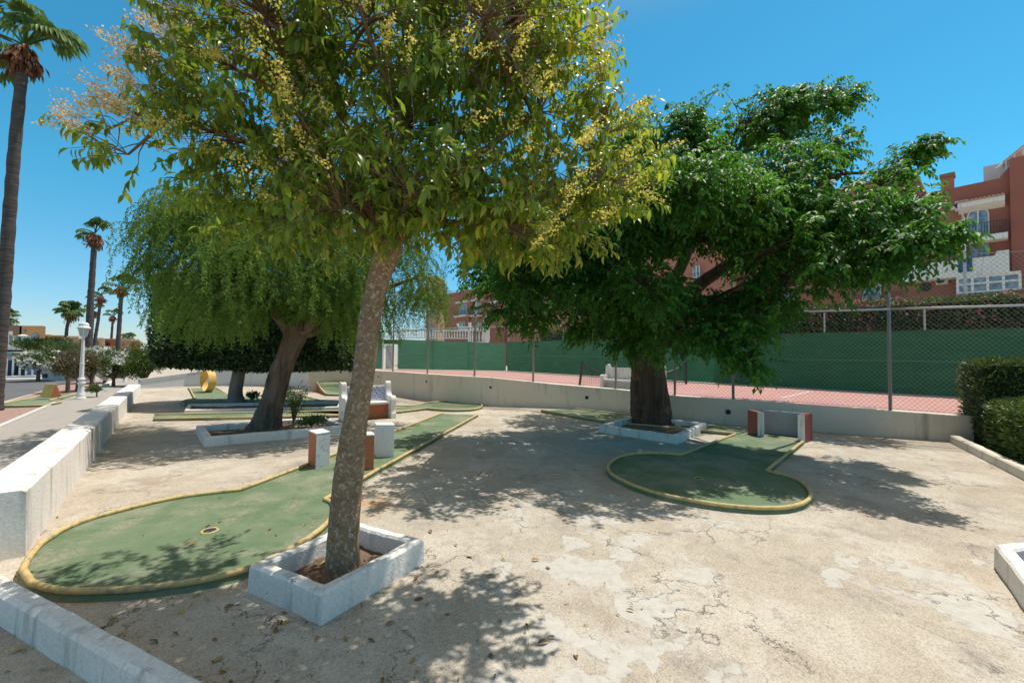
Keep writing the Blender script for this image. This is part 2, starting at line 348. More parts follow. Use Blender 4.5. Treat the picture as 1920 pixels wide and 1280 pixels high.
M_bark3 = bark('dark ridged bark', (.05,.034,.025), (.17,.115,.082), (.22,.13,.08), .1, 8, 1.0, .06, .6, 3)
M_bark4 = bark('grey ficus bark', (.20,.18,.155), (.30,.275,.24), None, .4, 8, .5, .015)
M_twig = bark('twig bark', (.13,.085,.05), (.22,.15,.09), None, .3, 20, .4, .004)
def glass():
    m, nt, p, L = base('window glass with curtain'); P = pos(nt)
    L(ramp(nt, noise(nt, P, 3, 5), [(.4,(.10,.15,.20)),(.6,(.30,.36,.42))]), p.inputs['Base Color'])
    p.inputs['Roughness'].default_value = .15; p.inputs['Specular IOR Level'].default_value = .7; return m
M_glass = glass()
M_ropeg = vary('green rope', (.10,.26,.16), (.14,.32,.20), 4, .8, 60, 0)
def tiles():
    m, nt, p, L = base('blue and white glazed tiles')
    tc = nt.nodes.new('ShaderNodeTexCoord'); sx = nt.nodes.new('ShaderNodeSeparateXYZ'); L(tc.outputs['Object'], sx.inputs[0])
    def fr(o, s): return mth(nt,'SUBTRACT', mth(nt,'FRACT', mth(nt,'MULTIPLY', o, s)), .5)
    u, v = fr(sx.outputs[0], 6.2), fr(sx.outputs[2], 6.2)
    r = mth(nt,'SQRT', mth(nt,'ADD', mth(nt,'MULTIPLY',u,u), mth(nt,'MULTIPLY',v,v)))
    an = mth(nt,'ARCTAN2', v, u)
    pet = mth(nt,'ADD', r, mth(nt,'MULTIPLY', mth(nt,'COSINE', mth(nt,'MULTIPLY',an,8)), .05))
    W_, B_, L_ = (.70,.72,.74), (.03,.06,.30), (.22,.30,.55)
    col = ramp(nt, pet, [(0,(.6,.5,.2)),(.07,B_),(.13,W_),(.2,L_),(.27,B_),(.33,W_),(.41,B_),(.46,W_),(.56,L_),(.64,B_)], 'CONSTANT')
    L(col, p.inputs['Base Color']); p.inputs['Roughness'].default_value = .2; return m
M_tiles = tiles()
# ------------------------------------------------------------------ ground, road, path, court floor
def sheet(name, poly, z, mat):
    b = MB(); n = len(poly); b.add([(p[0],p[1],z) for p in poly], [tuple(range(n))])
    o = b.build(name, mat, world_origin=True)
    if sum(poly[i][0]*poly[(i+1)%n][1]-poly[(i+1)%n][0]*poly[i][1] for i in range(n)) < 0: o.data.flip_normals()
    o['kind'] = 'structure'; return o
sheet('ground', [(-1500,-300),(1500,-300),(1500,2500),(-1500,2500)], 0, M_ground)
D1 = Vector((-.64,.768,0)).normalized(); N1 = Vector((.768,.64,0))         # common direction of street, low wall and court
lw0 = G(48,1042); lw1 = G(264,737)
pw = G(0,801); pe = G(112,752); pf = G(200,714)
lw0b = lw0-(lw1-lw0)*.9
def ext(a, b, t): return a+(b-a)*t
sheet('path', [ext(lw0,lw1,-.8)-N1*.3, ext(lw0,lw1,1.0)-N1*.3, ext(lw0,lw1,6)-N1*.6, ext(pe,pf,14), pf, pe, pw, ext(pw,pe,-2.5)], .004, M_path)
sheet('gravel_strip', [ext(pw,pe,-2.5)-Vector((.01,0,0)), pw, pe, pf, ext(pe,pf,5), ext(pe,pf,5)-Vector((6,0,0)), G(130,718), G(0,757), G(0,757)+Vector((2.5,-6,0))], .004, M_gravel)
ra, rb = G(0,754), G(135,716)
rc, rd = G(0,712), G(150,708)
sheet('road', [ra+(ra-rb)*2, ra, rb, ext(ra,rb,8), ext(ra,rb,8)+Vector((-9,6,0)), rd+Vector((-6,2,0)), G(20,711), G(20,711)+Vector((-30,-8,0))], .010, M_road)
sheet('far_pavement', [G(-250,713), G(20,711), G(150,709), G(150,704), G(-250,706)], .014, M_kerb)
# low kerb at the path edge
b = MB()
for a, c in ((ext(pw,pe,-1.5),pw),(pw,ext(pw,pe,.9))):
    d = (c-a).normalized(); n = Vector((-d.y,d.x,0))*.05
    b.prism([a-n, c-n, c+n, a+n], 0, .05)
tag(b.build('path_kerb', M_kerb), 'thin pale kerb between the pink gravel and the grey path', 'kerb')
b = MB(); a, c = G(196,746-21), G(214,717)
d = (c-a).normalized(); n = Vector((-d.y,d.x,0))*.09
b.prism([a-n, c-n, c+n, a+n], 0, .12)
tag(b.build('kerb_stone', M_white), 'short white kerb stone at the far path edge near the flowering shrubs', 'kerb')
# ------------------------------------------------------------------ long white low wall on the left
wt = .40
t = thing('low_wall', 'long low white wall running between the grey path and the mini golf yard', 'wall', lw0)
b = MB(); d = (lw1-lw0).normalized(); n = Vector((-d.y,d.x,0)); L_ = (lw1-lw0).length
k = 40; vs = []; fs = []
for i in range(k+1):
    f = i/k; p = lw0+d*L_*f; h = .56-.19*f
    jz = random.uniform(-.006,.006); jx = random.uniform(-.006,.006)
    bw = .04
    for q, z in ((p, 0), (p+n*(.02+jx), h-.02+jz), (p+n*.045, h+jz), (p+n*(wt-.03), h+jz), (p+n*wt, h-.03), (p+n*(wt+.02), 0)):
        vs.append((q.x,q.y,z))
for i in range(k):
    for j in range(5):
        a = i*6+j; fs.append((a, a+6, a+7, a+1))
fs += [(0,1,2,3,4,5), tuple(k*6+j for j in (5,4,3,2,1,0))]
b.add(vs, fs); b.build('wall_body', M_flaky, t)
# ------------------------------------------------------------------ kerbs and planters
def kerb_line(name, label, pts, width, h, mat=M_flaky, jit=.004):
    # pts: world points of the front foot line; width to the left of travel
    b = MB(); P = []
    for i in range(len(pts)-1):
        a, c = pts[i], pts[i+1]; m = max(2, int((c-a).length/.18))
        for k in range(m): P.append(a+(c-a)*(k/m))
    P.append(pts[-1]); vs = []; fs = []
    for i, p in enumerate(P):
        d = (P[min(i+1,len(P)-1)]-P[max(i-1,0)]).normalized(); n = Vector((-d.y,d.x,0))
        j = random.uniform(-jit,jit)
        for q, z in ((p,0),(p+n*.006,h-.025),(p+n*.028,h+j),(p+n*(width-.028),h+j),(p+n*(width-.006),h-.025),(p+n*width,0)):
            vs.append((q.x+random.uniform(-jit,jit)*.6,q.y+random.uniform(-jit,jit)*.6,z))
    for i in range(len(P)-1):
        for j in range(5): a = i*6+j; fs.append((a,a+1,a+7,a+6))
    fs += [(5,4,3,2,1,0), tuple((len(P)-1)*6+j for j in range(6))]
    b.add(vs, fs); return tag(b.build(name, mat), label, 'kerb')
# near-left kerb crossing the bottom-left corner
a0, a1 = G(0,1172), G(167,1280)
dd = (a1-a0).normalized()
kerb_line('yard_kerb', 'white rounded kerb crossing the bottom left corner of the photo', [a0-dd*2.2, a1+dd*1.6], .125, .185, jit=.006)
def planter(name, label, corners, h, thick, soil=M_soil, mat=M_flaky):
    t = thing(name, label, 'planter', sum(corners, Vector())/len(corners))
    c = [Vector((p.x,p.y,0)) for p in corners]; n = len(c)
    ar = sum(c[i].x*c[(i+1)%n].y-c[(i+1)%n].x*c[i].y for i in range(n))
    if ar < 0: c.reverse()
    def off(i, tk):
        d1 = (c[i]-c[i-1]).normalized(); d2 = (c[(i+1)%n]-c[i]).normalized()
        n1 = Vector((-d1.y,d1.x,0)); n2 = Vector((-d2.y,d2.x,0)); bi = (n1+n2).normalized()
        return c[i]+bi*(tk/max(.3,bi.dot(n1)))
    inner = [off(i, thick) for i in range(n)]
    b = MB()
    prof = ((0,0),(.006,h-.02),(.022,h),(thick-.02,h),(thick-.005,h-.02),(thick,0))
    sub = 7; ring = []
    for i in range(n):
        for k in range(sub):
            f = k/sub; ring.append((i, f))
    vs = []; fs = []
    for (i, f) in ring:
        jx, jy, jz = [random.uniform(-.004,.004) for _ in range(3)]
        for o_, z in prof:
            q = off(i, o_)*(1-f)+off((i+1)%n, o_)*f
            vs.append((q.x+jx, q.y+jy, z+(jz if z > 0 else 0)))
    m = len(ring); K = len(prof)
    for i in range(m):
        for j in range(K-1): fs.append((i*K+j, ((i+1)%m)*K+j, ((i+1)%m)*K+j+1, i*K+j+1))
    b.add(vs, fs); b.build('planter_kerb', mat, t)
    s = MB(); g = 14; vs = []; cc = sum(inner, Vector())/n
    q = inner if n == 4 else None
    for i in range(g+1):
        for j in range(g+1):
            u, v = i/g, j/g
            p = (q[0]*(1-u)+q[1]*u)*(1-v)+(q[3]*(1-u)+q[2]*u)*v
            vs.append((p.x,p.y,.035+.02*math.sin(9*p.x)*math.cos(8*p.y)+random.uniform(0,.02)))
    s.add(vs, [(i*(g+1)+j,(i+1)*(g+1)+j,(i+1)*(g+1)+j+1,i*(g+1)+j+1) for i in range(g) for j in range(g)])
    s.build('soil', soil, t, smooth=True)
    return t
def para(a, b_, c):   # fourth corner
    return [a, b_, c, a+(c-b_)]
pA, pB, pC = G(463,1110), G(603,1172), G(795,1055)
planter('tree_planter', 'near white square planter round the mottled tree trunk', para(pA,pB,pC), .20, .10)
qa, qb, qc = G(365,797,.0), G(382,838), G(668,808)
planter('tree_planter', 'white planter kerb round the leaning trunk, behind the terracotta and white blocks', para(G(367,812),G(382,838),G(655,812)), .17, .14)
planter('tree_planter', 'white planter kerb round the thick dark trunk beside the court wall', [G(1122,810), G(1271,833), G(1325,806), G(1190,790)], .17, .13)
planter('tree_planter', 'narrow far planter kerb under the clipped dark tree', [G(345,777), G(640,770), G(640,758), G(352,765)], .13, .12)
planter('tree_planter', 'cut off white planter at the right edge of the photo', [G(1863,1062), G(1925,1150), G(2120,1120), G(2010,1045)], .19, .12)
# kerb of the right hand hedge bed
h0, h1 = G(1801,831), G(1920,889)
kerb_line('hedge_kerb', 'beige kerb along the foot of the clipped hedge on the right', [h1+(h1-h0)*1.6, h0], -.0+.16, .16, M_render)
# ------------------------------------------------------------------ court retaining wall
WB = [(577,734),(629,733),(661,734),(700,737),(747,742),(804,751),(860,757),(920,761),(1020,764),(1100,768),(1180,774),(1260,786),(1400,799),(1522,808),(1660,819),(1801,829),(1990,843)]
WT = [(577,689),(629,687),(661,689),(700,694),(747,697),(804,701),(860,704.5),(920,708),(1020,718),(1100,725),(1180,732),(1260,741),(1400,750.5),(1522,760),(1660,769),(1801,779),(1990,792)]
wb = [G(*p) for p in WB]; wh = [W(WT[i][0],WT[i][1],wb[i].y).z for i in range(len(wb))]
t = thing('retaining_wall', 'long curving beige retaining wall with round drain holes below the tennis court', 'wall', wb[8])
def nrm(pts, i):
    d = (pts[min(i+1,len(pts)-1)]-pts[max(i-1,0)]).normalized(); return Vector((-d.y,d.x,0))
Pd = smooth_path([(*p.xy, h) for p, h in zip(wb, wh)], 5)
Pv = [Vector((p[0],p[1],0)) for p in Pd]; Ph = [float(p[2]) for p in Pd]
b = MB(); vs = []; fs = []
for i, p in enumerate(Pv):
    n = nrm(Pv,i); h = Ph[i]
    for q, z in ((p,0),(p+n*.01,h-.015),(p+n*.02,h),(p+n*.28,h),(p+n*.28,0)): vs.append((q.x,q.y,z))
for i in range(len(Pv)-1):
    for j in range(4): a = i*5+j; fs.append((a,a+1,a+6,a+5))
fs += [(4,3,2,1,0), tuple((len(Pv)-1)*5+j for j in range(5))]
b.add(vs, fs); b.build('wall_body', M_render, t)
def wall_at(px):       # point on the wall foot line under a photo column
    for i in range(len(Pv)-1):
        a, c = Pv[i], Pv[i+1]
        pa = [960+FPX*a.x/a.y, 960+FPX*c.x/c.y]
        if pa[0] <= px <= pa[1]:
            f = (px-pa[0])/(pa[1]-pa[0]); return a+(c-a)*f, Ph[i]*(1-f)+Ph[i+1]*f, nrm(Pv,i)
    return Pv[-1], Ph[-1], nrm(Pv,len(Pv)-1)
for px, py, r in ((640,698,.035),(711,706,.035),(801,715,.04),(921,726,.04),(1101,745,.055),(1365,772,.062)):
    p, h, n = wall_at(px); z = W(px,py,p.y).z
    b = MB(); c = p-n*.004
    b.tube([Vector((c.x,c.y,z)), Vector((c.x,c.y,z))+n*.02], r*1.25, 14)
    e = b.build('drain_hole', M_coping, t)
    b = MB(); c = p-n*.010; b.tube([Vector((c.x,c.y,z)), Vector((c.x,c.y,z))+n*.02], r, 14); b.build('hole_mouth', M_darkgap, e)
# sloping pale wall at the far left end
SB = [(262,728),(350,724),(431,723),(505,724),(577,730)]; ST = [(262,711),(350,699.5),(431,688),(505,684),(577,687)]
sb = [G(*p) for p in SB]; sh = [W(ST[i][0],ST[i][1],sb[i].y).z for i in range(len(sb))]
t = thing('sloping_wall', 'pale wall sloping up behind the far golf lanes', 'wall', sb[2])
for nm, mt, z0, z1, o0, o1 in (('wall_body', M_render2, None, -.14, 0, .25), ('coping', M_coping, -.14, 0, -.02, .27)):
    b = MB(); vs = []; fs = []
    for i, p in enumerate(sb):
        n = nrm(sb,i); lo = 0 if z0 is None else sh[i]+z0
        for q, z in ((p+n*o0,lo),(p+n*o0,sh[i]+z1),(p+n*o1,sh[i]+z1),(p+n*o1,lo)): vs.append((q.x,q.y,z))
    for i in range(len(sb)-1):
        for j in range(4):
            a = i*4+j; c_ = i*4+(j+1)%4; fs.append((a,c_,c_+4,a+4))
    fs += [(3,2,1,0), tuple((len(sb)-1)*4+j for j in range(4))]
    b.add(vs, fs); b.build(nm, mt, t)
# ------------------------------------------------------------------ court
ZC = .52
cR, cM, cL, cLL = G(1798,745,ZC), G(1400,722,ZC), G(951,695.5,ZC), G(640,690,ZC)
cRR = cR+(cR-cM)*1.2
back = [Pv[i]+nrm(Pv,i)*.2 for i in range(len(Pv))]
sheet('court_edge', [p.xy for p in back]+[cRR.xy+Vector((2,2)), cL.xy+Vector((.5,3)), cLL.xy+Vector((-5,3))], ZC, M_courtedge)
inn = [Pv[i]+nrm(Pv,i)*.75 for i in range(18, len(Pv))]
dl = (cL-cM).normalized(); nl = Vector((-dl.y,dl.x,0))
if nl.y > 0: nl = -nl
sheet('tennis_court', [p.xy for p in inn]+[(cRR+nl*.5).xy, (cL+nl*.6-dl*.8).xy, (cLL+Vector((1.5,-1.2,0))).xy], ZC+.004, M_court)
# painted lines
def line(a, b_, w_=.06):
    d = (b_-a).normalized(); n = Vector((-d.y,d.x,0))*w_/2
    return [(a-n).xy,(b_-n).xy,(b_+n).xy,(a+n).xy]
sheet('court_line', line(G(1465,746,ZC), G(1522,733.5,ZC)), ZC+.008, M_line)
sheet('court_line', line(G(1300,719.5,ZC), G(1790,752,ZC)+Vector((0,0,0)), .05), ZC+.008, M_line)
sheet('court_line', line(G(960,700,ZC), G(1290,719,ZC), .05), ZC+.008, M_line)
# windbreak fences on the two far sides
def panel_fence(name, label, pts, h0, h1, step=2.6, mat=None):
    mat = mat or M_fabric
    t = thing(name, label, 'fence', pts[0])
    tot = len(pts)-1
    for i in range(tot):
        a, c = pts[i], pts[i+1]; m = max(1, round((c-a).length/step)); e = (c-a).normalized(); e = Vector((e.y,-e.x,0))*.012
        b = MB(); b.tube([a+e*(1 if e.y < 0 else -1)+Vector((0,0,1.18)), c+e*(1 if e.y < 0 else -1)+Vector((0,0,1.18))], .012, 4); b.build('seam_rope', M_ropeg, t); d = (c-a).normalized(); n = Vector((-d.y,d.x,0))
        for k in range(m):
            p, q = a+(c-a)*(k/m), a+(c-a)*((k+1)/m)
            f0, f1 = (i+k/m)/tot, (i+(k+1)/m)/tot; ha, hb = h0+(h1-h0)*f0, h0+(h1-h0)*f1
            b = MB(); g = 8; r = 6; vs = []
            for x in range(g+1):
                for y in range(r+1):
                    u, v = x/g, y/r; z = ZC+.02+v*(ha*(1-u)+hb*u-.02)-(.03*math.sin(math.pi*u) if y == r else 0)
                    bl = .09*math.sin(math.pi*u)*math.sin(math.pi*v)*random.uniform(.2,1)+random.uniform(-.006,.006)
                    o_ = p+(q-p)*u+n*bl
                    vs.append((o_.x,o_.y,z))
            b.add(vs, [(x*(r+1)+y,(x+1)*(r+1)+y,(x+1)*(r+1)+y+1,x*(r+1)+y+1) for x in range(g) for y in range(r)])
            b.build('windbreak_panel', mat, t, smooth=True)
            b = MB(); e = p-n*.07 if False else p+n*.09
            b.tube([Vector((e.x,e.y,ZC)), Vector((e.x,e.y,ZC+max(ha,2.3)+.75))], .03, 8); b.build('post', M_rail, t)
    return t
panel_fence('windbreak_fence', 'long green windbreak fence along the far side of the court', [cL, cM, cRR], 2.22, 2.28)
cG0, cG1 = G(746,692,ZC), G(716,691.5,ZC)
panel_fence('windbreak_fence', 'green windbreak fence at the far end of the court, right of the doorway', [cG0, cL-Vector((.1,0,0))], 2.35, 2.1, mat=M_fabriclit)
panel_fence('windbreak_fence', 'short green windbreak fence left of the court doorway', [cLL, cG1], 2.35, 2.35, mat=M_fabriclit)
t = thing('court_doorway', 'white open doorway in the green windbreak beyond the court', 'doorway', cG1)
b = MB(); b.box(cG1.x,cG1.x+.1,cG1.y,cG1.y+.12,ZC,ZC+2.3); b.build('jamb', M_white, t)
b = MB(); b.box(cG1.x+.1,cG1.x+.75,cG1.y+.6,cG1.y+.64,ZC,ZC+1.9); b.build('door_leaf', M_whitedirty, t)
b = MB(); b.tube([Vector((cG1.x+.2,cG1.y+.5,ZC+1.8)), Vector((cG1.x+.7,cG1.y+.5,ZC+.2))], .02, 6); b.build('brace', M_steel, t)
b = MB(); b.box(cG1.x+.1,cG0.x-.05,cG1.y,cG1.y+.1,ZC+1.95,ZC+2.3); b.build('lintel', M_fabric, t)
# ------------------------------------------------------------------ chain link fence on the wall
t = thing('chain_link_fence', 'tall chain link fence of steel posts and wire mesh on top of the retaining wall', 'fence', wb[8])
cols = [577,600,665,733,797,887,1000,1153,1262,1374,1500,1672,1880,1990]
cols = [590,665,733,797,887,1000,1153,1262,1374,1672,1960]
pp = []
for px in cols:
    p, h, n = wall_at(px); pp.append((p+n*.13, h))
def rz(p): return float(np.interp(p.y, [9.3,11.5,14,15.5], [2.90,2.90,2.72,2.66]))
TA = 4.03
for i, (p, h) in enumerate(pp):
    b = MB(); r = .034
    b.tube([Vector((p.x,p.y,h-.02)), Vector((p.x,p.y,TA+.04))], r, 10)
    b.build('post', M_steel, t, smooth=True)
for i in range(len(pp)-1):
    (p, hp), (q, hq) = pp[i], pp[i+1]
    e = (q-p); Lp = e.length; e.normalize(); nn = Vector((-e.y,e.x,0))
    b = MB(); b.tube([Vector((p.x,p.y,rz(p)))-nn*.05, Vector((q.x,q.y,rz(q)))-nn*.05], .026, 8); b.build('rail', M_rail, t, smooth=True)
    b = MB(); pitch = .098 ; Hh = TA-(hp+hq)/2
    def cl(s0, z0, s1, z1):
        # clip segment to panel in s
        if s1 < s0: s0, z0, s1, z1 = s1, z1, s0, z0
        if s1 <= 0 or s0 >= Lp: return
        if s0 < 0: z0 += (z1-z0)*(0-s0)/(s1-s0); s0 = 0
        if s1 > Lp: z1 = z0+(z1-z0)*(Lp-s0)/(s1-s0); s1 = Lp
        if abs(s1-s0) < .01: return
        def w3(s, z, o): 
            f = s/Lp; q_ = p+e*s; return Vector((q_.x,q_.y,hp*(1-f)+hq*f+z))-nn*o
        b.tube([w3(s0,z0,.045), w3(s1,z1,.045)], .0026, 3, caps=False)
    k = -int(Hh/pitch)-1
    while k*pitch < Lp+Hh:
        cl(k*pitch, .03, k*pitch+Hh, .03+Hh); cl(k*pitch, .03+Hh, k*pitch+Hh, .03); k += 1
    for z in (.04, Hh+.02):
        b.tube([Vector((p.x,p.y,hp+z))-nn*.04, Vector((q.x,q.y,hq+z))-nn*.04], .004, 4)
    b.build('wire_mesh', M_wire, t)
# ------------------------------------------------------------------ tennis net and post
t = thing('tennis_net', 'sagging black tennis net with dark post on the red court', 'net', G(1087,722,ZC))
n0 = G(1087,722,ZC); n1 = n0+Vector((.72,.2,0)).normalized()*5.2
b = MB(); b.tube([n0, n0+Vector((.1,0,1.03))], .05, 8); b.build('net_post', M_dark, t)
b = MB(); b.tube([n1, n1+Vector((0,0,1.03))], .05, 8); b.build('net_post', M_dark, t)
b = MB(); m = 60
def topz(u): return .98-.62*math.sin(math.pi*min(1,u*1.02))**.55
tp = [n0+(n1-n0)*(i/m)+Vector((.1*(1-i/m),0,topz(i/m))) for i in range(m+1)]
for i in range(0, m+1): b.tube([tp[i], Vector((tp[i].x,tp[i].y,ZC+.03))], .006, 3, caps=False)
for k in range(1, 9):
    b.tube([Vector((q.x,q.y,ZC+.03+(q.z-ZC-.03)*k/9)) for q in tp], .006, 3, caps=False)
b.build('net', M_dark, t)
b = MB(); b.tube(tp, .025, 6); b.build('net_band', M_dark, t)
# ------------------------------------------------------------------ mini golf lanes
LZ = .045
def circle_fit(P):
    A = np.array([[2*p.x,2*p.y,1] for p in P]); bb = np.array([p.x**2+p.y**2 for p in P])
    s = np.linalg.lstsq(A, bb, rcond=None)[0]; return s[0], s[1], math.sqrt(s[2]+s[0]**2+s[1]**2)
def arc(c, r, a0, a1, n):
    return [Vector((c[0]+r*math.cos(a0+(a1-a0)*i/n), c[1]+r*math.sin(a0+(a1-a0)*i/n), LZ)) for i in range(n+1)]
def lane(label, poly, rails, hole=None, r=.024, pipe=None, hole_r=.055):
    t = thing('golf_lane', label, 'golf lane', sum(poly, Vector())/len(poly))
    b = MB(); ar = sum(poly[i].x*poly[(i+1)%len(poly)].y-poly[(i+1)%len(poly)].x*poly[i].y for i in range(len(poly)))
    if ar < 0: poly = poly[::-1]
    out = []
    n = len(poly)
    for i in range(n):
        d1 = (poly[i]-poly[i-1]).normalized(); d2 = (poly[(i+1)%n]-poly[i]).normalized()
        nn = (Vector((d1.y,-d1.x,0))+Vector((d2.y,-d2.x,0)))
        nn = nn.normalized() if nn.length > .2 else Vector((0,0,0))
        out.append(poly[i]+nn*.03)
    ins = [Vector((p.x,p.y,0)) for p in out]
    b.add([(p.x,p.y,0) for p in out]+[(p.x,p.y,LZ) for p in poly], [tuple(range(n,2*n))]+[(i,(i+1)%n,(i+1)%n+n,i+n) for i in range(n)])
    b.build('carpet', M_turf, t)
    for rl in rails:
        b = MB(); P = []
        for i in range(len(rl)-1):
            a, c = rl[i], rl[i+1]; m = max(1, int((c-a).length/.25))
            P += [a+(c-a)*(k/m) for k in range(m)]
        P.append(rl[-1])
        b.tube([Vector((p.x+random.uniform(-.003,.003),p.y+random.uniform(-.003,.003),LZ+r*.75+random.uniform(-.002,.002))) for p in P], r, 10)
        b.build('border_pipe', pipe or M_pipe, t, smooth=True)
    if hole is not None:
        c = hole
        b = MB(); N_ = 24; vs = []
        for k in range(N_):
            a = 2*math.pi*k/N_
            for rr, z in ((hole_r*1.35, LZ+.002), (hole_r*1.25, LZ+.009), (hole_r, LZ+.008), (hole_r, LZ+.003)):
                vs.append((c.x+rr*math.cos(a)*(1+.03*math.sin(5*a)), c.y+rr*math.sin(a), z))
        b.add(vs, [(k*4+j, ((k+1)%N_)*4+j, ((k+1)%N_)*4+j+1, k*4+j+1) for k in range(N_) for j in range(3)])
        h = b.build('hole_rim', M_pipe, t)
        b = MB(); b.lathe([(hole_r*.99, .002), (hole_r*.99, .004)], (c.x,c.y,LZ), 24); b.build('hole_cup', M_darkgap, t)
    return t
# lane 1
g = lambda x, y: G(x, y, LZ)
A1 = [g(*p) for p in ((54,1050),(83,1018),(137,987),(208,964),(267,950),(333,935),(400,925),(450,920),(44,1066),(62,1095),(104,1108),(167,1111),(229,1109),(292,1103),(354,1094),(417,1082),(462,1072))]
def smooth_loop(anchors, n=8): return [Vector((float(p[0]),float(p[1]),LZ)) for p in smooth_path([tuple(a) for a in anchors], n)]
j1, j2 = g(452,920), g(609,938)
cc = circle_fit(A1)
anch = [j1]+[g(*p) for p in ((333,935),(208,964),(137,987),(83,1018),(54,1050),(44,1072),(62,1097),(104,1109),(167,1112),(292,1104),(417,1083),(500,1055))]
th = math.atan2(j2.y-cc[1], j2.x-cc[0])
a_last = math.atan2(anch[-1].y-cc[1], anch[-1].x-cc[0])
anch += [Vector((cc[0]+cc[2]*math.cos(a_last+(th-a_last)*f), cc[1]+cc[2]*math.sin(a_last+(th-a_last)*f), LZ)) for f in (.3,.6,.85)]+[j2]
arc1 = smooth_loop(anch, 6)
far_r, far_l = g(896,778), g(830,775)
lane('near green lane with a long oval end and yellow pipe, under the mottled tree', arc1+[far_r, far_l], [arc1+[far_r], [j1, far_l]], hole=g(393,995))
# lane 2
j1, j2 = g(1277,854), g(1437,884)
anch = [j1]+[g(*p) for p in ((1235,851),(1192,852),(1159,859),(1141,874),(1145,889),(1170,904),(1201,917),(1249,931),(1305,942),(1361,950),(1431,955),(1488,951),(1519,936),(1513,915),(1488,898))]+[j2]
arc2 = smooth_loop(anch, 6)
e1, e2 = g(1378,815), g(1505,829)
lane('green lane with a round end and yellow pipe, in front of the walled goal', arc2+[e2, g(1497,816), g(1440,812), e1], [arc2, [j1, e1], [j2, e2]], hole=g(1310,897), pipe=M_pipe, hole_r=.045)
# lane 3 along the wall, passing behind the planter of the thick tree
lane('shaded green lane along the foot of the court wall behind the thick trunk', [g(1015,770), g(1150,793), g(1376,813), g(1400,806), g(1300,793), g(1185,779), g(1080,767)], [[g(1015,770), g(1150,793), g(1376,813)], [g(1185,779), g(1080,767)]], pipe=M_pipe2)
# lane 4 behind the bench: oval end at the court wall
c4 = [g(*p) for p in ((795,757),(830,753),(870,753),(898,757),(903,763),(885,768),(845,769),(800,766))]
arc4 = smooth_loop(c4, 6)
lane('far green lane with a small oval end before the court wall, behind the tiled bench', arc4+[g(752,772), g(640,776), g(560,772), g(560,764), g(700,764), g(770,762)], [arc4+[g(752,772), g(690,775)], [g(795,757), g(770,762), g(730,761)]], pipe=M_pipe2)
# lane 5 : long shaded straight lane
lane('long narrow shaded green lane between the two left tree planters', [g(288,786), g(640,779), g(640,771), g(290,778)], [[g(288,786), g(465,783), g(640,779)], [g(290,778), g(640,771)]], pipe=M_pipe2)
# lane 6 : in front of the loop
lane('green lane running through the yellow loop beside the grey trunk', [g(338,754), g(350,750), g(366,748), g(352,727), g(405,727), g(430,744), g(520,748), g(560,757), g(346,759)], [[g(366,748), g(354,726)], [g(405,727), g(440,748)], [g(366,748), g(350,750), g(338,754), g(346,759)]], pipe=M_pipe2)
# lane 8 : winding lane leading to the ramp
lane('winding green lane curving from the leaning trunk up to the green ramp', [g(532,737), g(548,735), g(573,744), g(600,751), g(640,752), g(640,759), g(560,758), g(528,752)], [[g(548,735), g(573,744), g(600,751), g(640,752)], [g(528,755), g(570,759), g(640,759)]], pipe=M_pipe2)
# ramp
t = thing('golf_ramp', 'green carpeted ramp with terracotta side at the corner of the court wall', 'golf ramp', G(600,745))
A, B_, = G(606,741), G(650,741)
zt = .55
rear = [G(585,733), G(632,733)]
b = MB(); f0, f1, r0, r1 = G(612,742), G(648,743), G(588,731), G(634,731)
def v3(p, z): return (p.x,p.y,z)
m = 8; vs = []
for i in range(m+1):
    u = i/m; z = .06+zt*(u**1.6)
    p, q = f0+(r0-f0)*u, f1+(r1-f1)*u; vs += [v3(p,z), v3(q,z)]
b.add(vs, [(2*i,2*i+1,2*i+3,2*i+2) for i in range(m)]); b.build('ramp_surface', M_turf, t, smooth=True)
b = MB(); vs = []
for i in range(m+1):
    u = i/m; z = .055+zt*(u**1.6); p, q = f0+(r0-f0)*u, f1+(r1-f1)*u; vs += [v3(p,z), v3(p,0), v3(q,z), v3(q,0)]
b.add(vs, [(4*i,4*i+1,4*i+5,4*i+4) for i in range(m)]+[(4*i+2,4*i+6,4*i+7,4*i+3) for i in range(m)]+[(4*m,4*m+1,4*m+3,4*m+2)]); b.build('side_wall', M_terra, t)
b = MB(); d = (r1-r0).normalized(); n = Vector((-d.y,d.x,0))
b.prism([r0, r1, r1+n*.3, r0+n*.3], 0, zt+.1); b.build('back_block', M_greyp, t)
b = MB(); b.tube([Vector(vs[4*i+0])+Vector((0,0,.03)) for i in range(m+1)], .03, 8); b.build('border_pipe', M_pipe2, t, smooth=True)
b = MB(); b.tube([Vector(vs[4*i+2])+Vector((0,0,.03)) for i in range(m+1)], .03, 8); b.build('border_pipe', M_pipe2, t, smooth=True)
# roadside lane with yellow wedge
lane('roadside green lane with pale border beyond the grey path', [g(5,757), g(72,742), g(100,738), g(145,738), g(112,748), g(115,754), g(85,760), g(8,762)], [[g(8,762), g(85,760), g(115,754), g(92,751), g(145,738)], [g(5,757), g(72,744)]], pipe=M_pipe2)
t = thing('golf_wedge', 'yellow folded ramp obstacle on the roadside green lane', 'golf obstacle', G(88,747))
p0 = G(73,747); wv = Vector((.3,0,0)); 
dx = (G(92,748)-p0); fd = Vector((.35,.9,0)).normalized()
top = p0+fd*.15; hgt = .52
b = MB(); th = .02
def plate(a, c, d_, e, off):
    vs = [a, c, d_, e]; b.add([tuple(v) for v in vs]+[tuple(v+off) for v in vs], [(0,1,2,3),(7,6,5,4),(0,4,5,1),(1,5,6,2),(2,6,7,3),(3,7,4,0)])
tz = top+Vector((0,0,hgt)); bk = p0+fd*.36; bk2 = p0+fd*.33
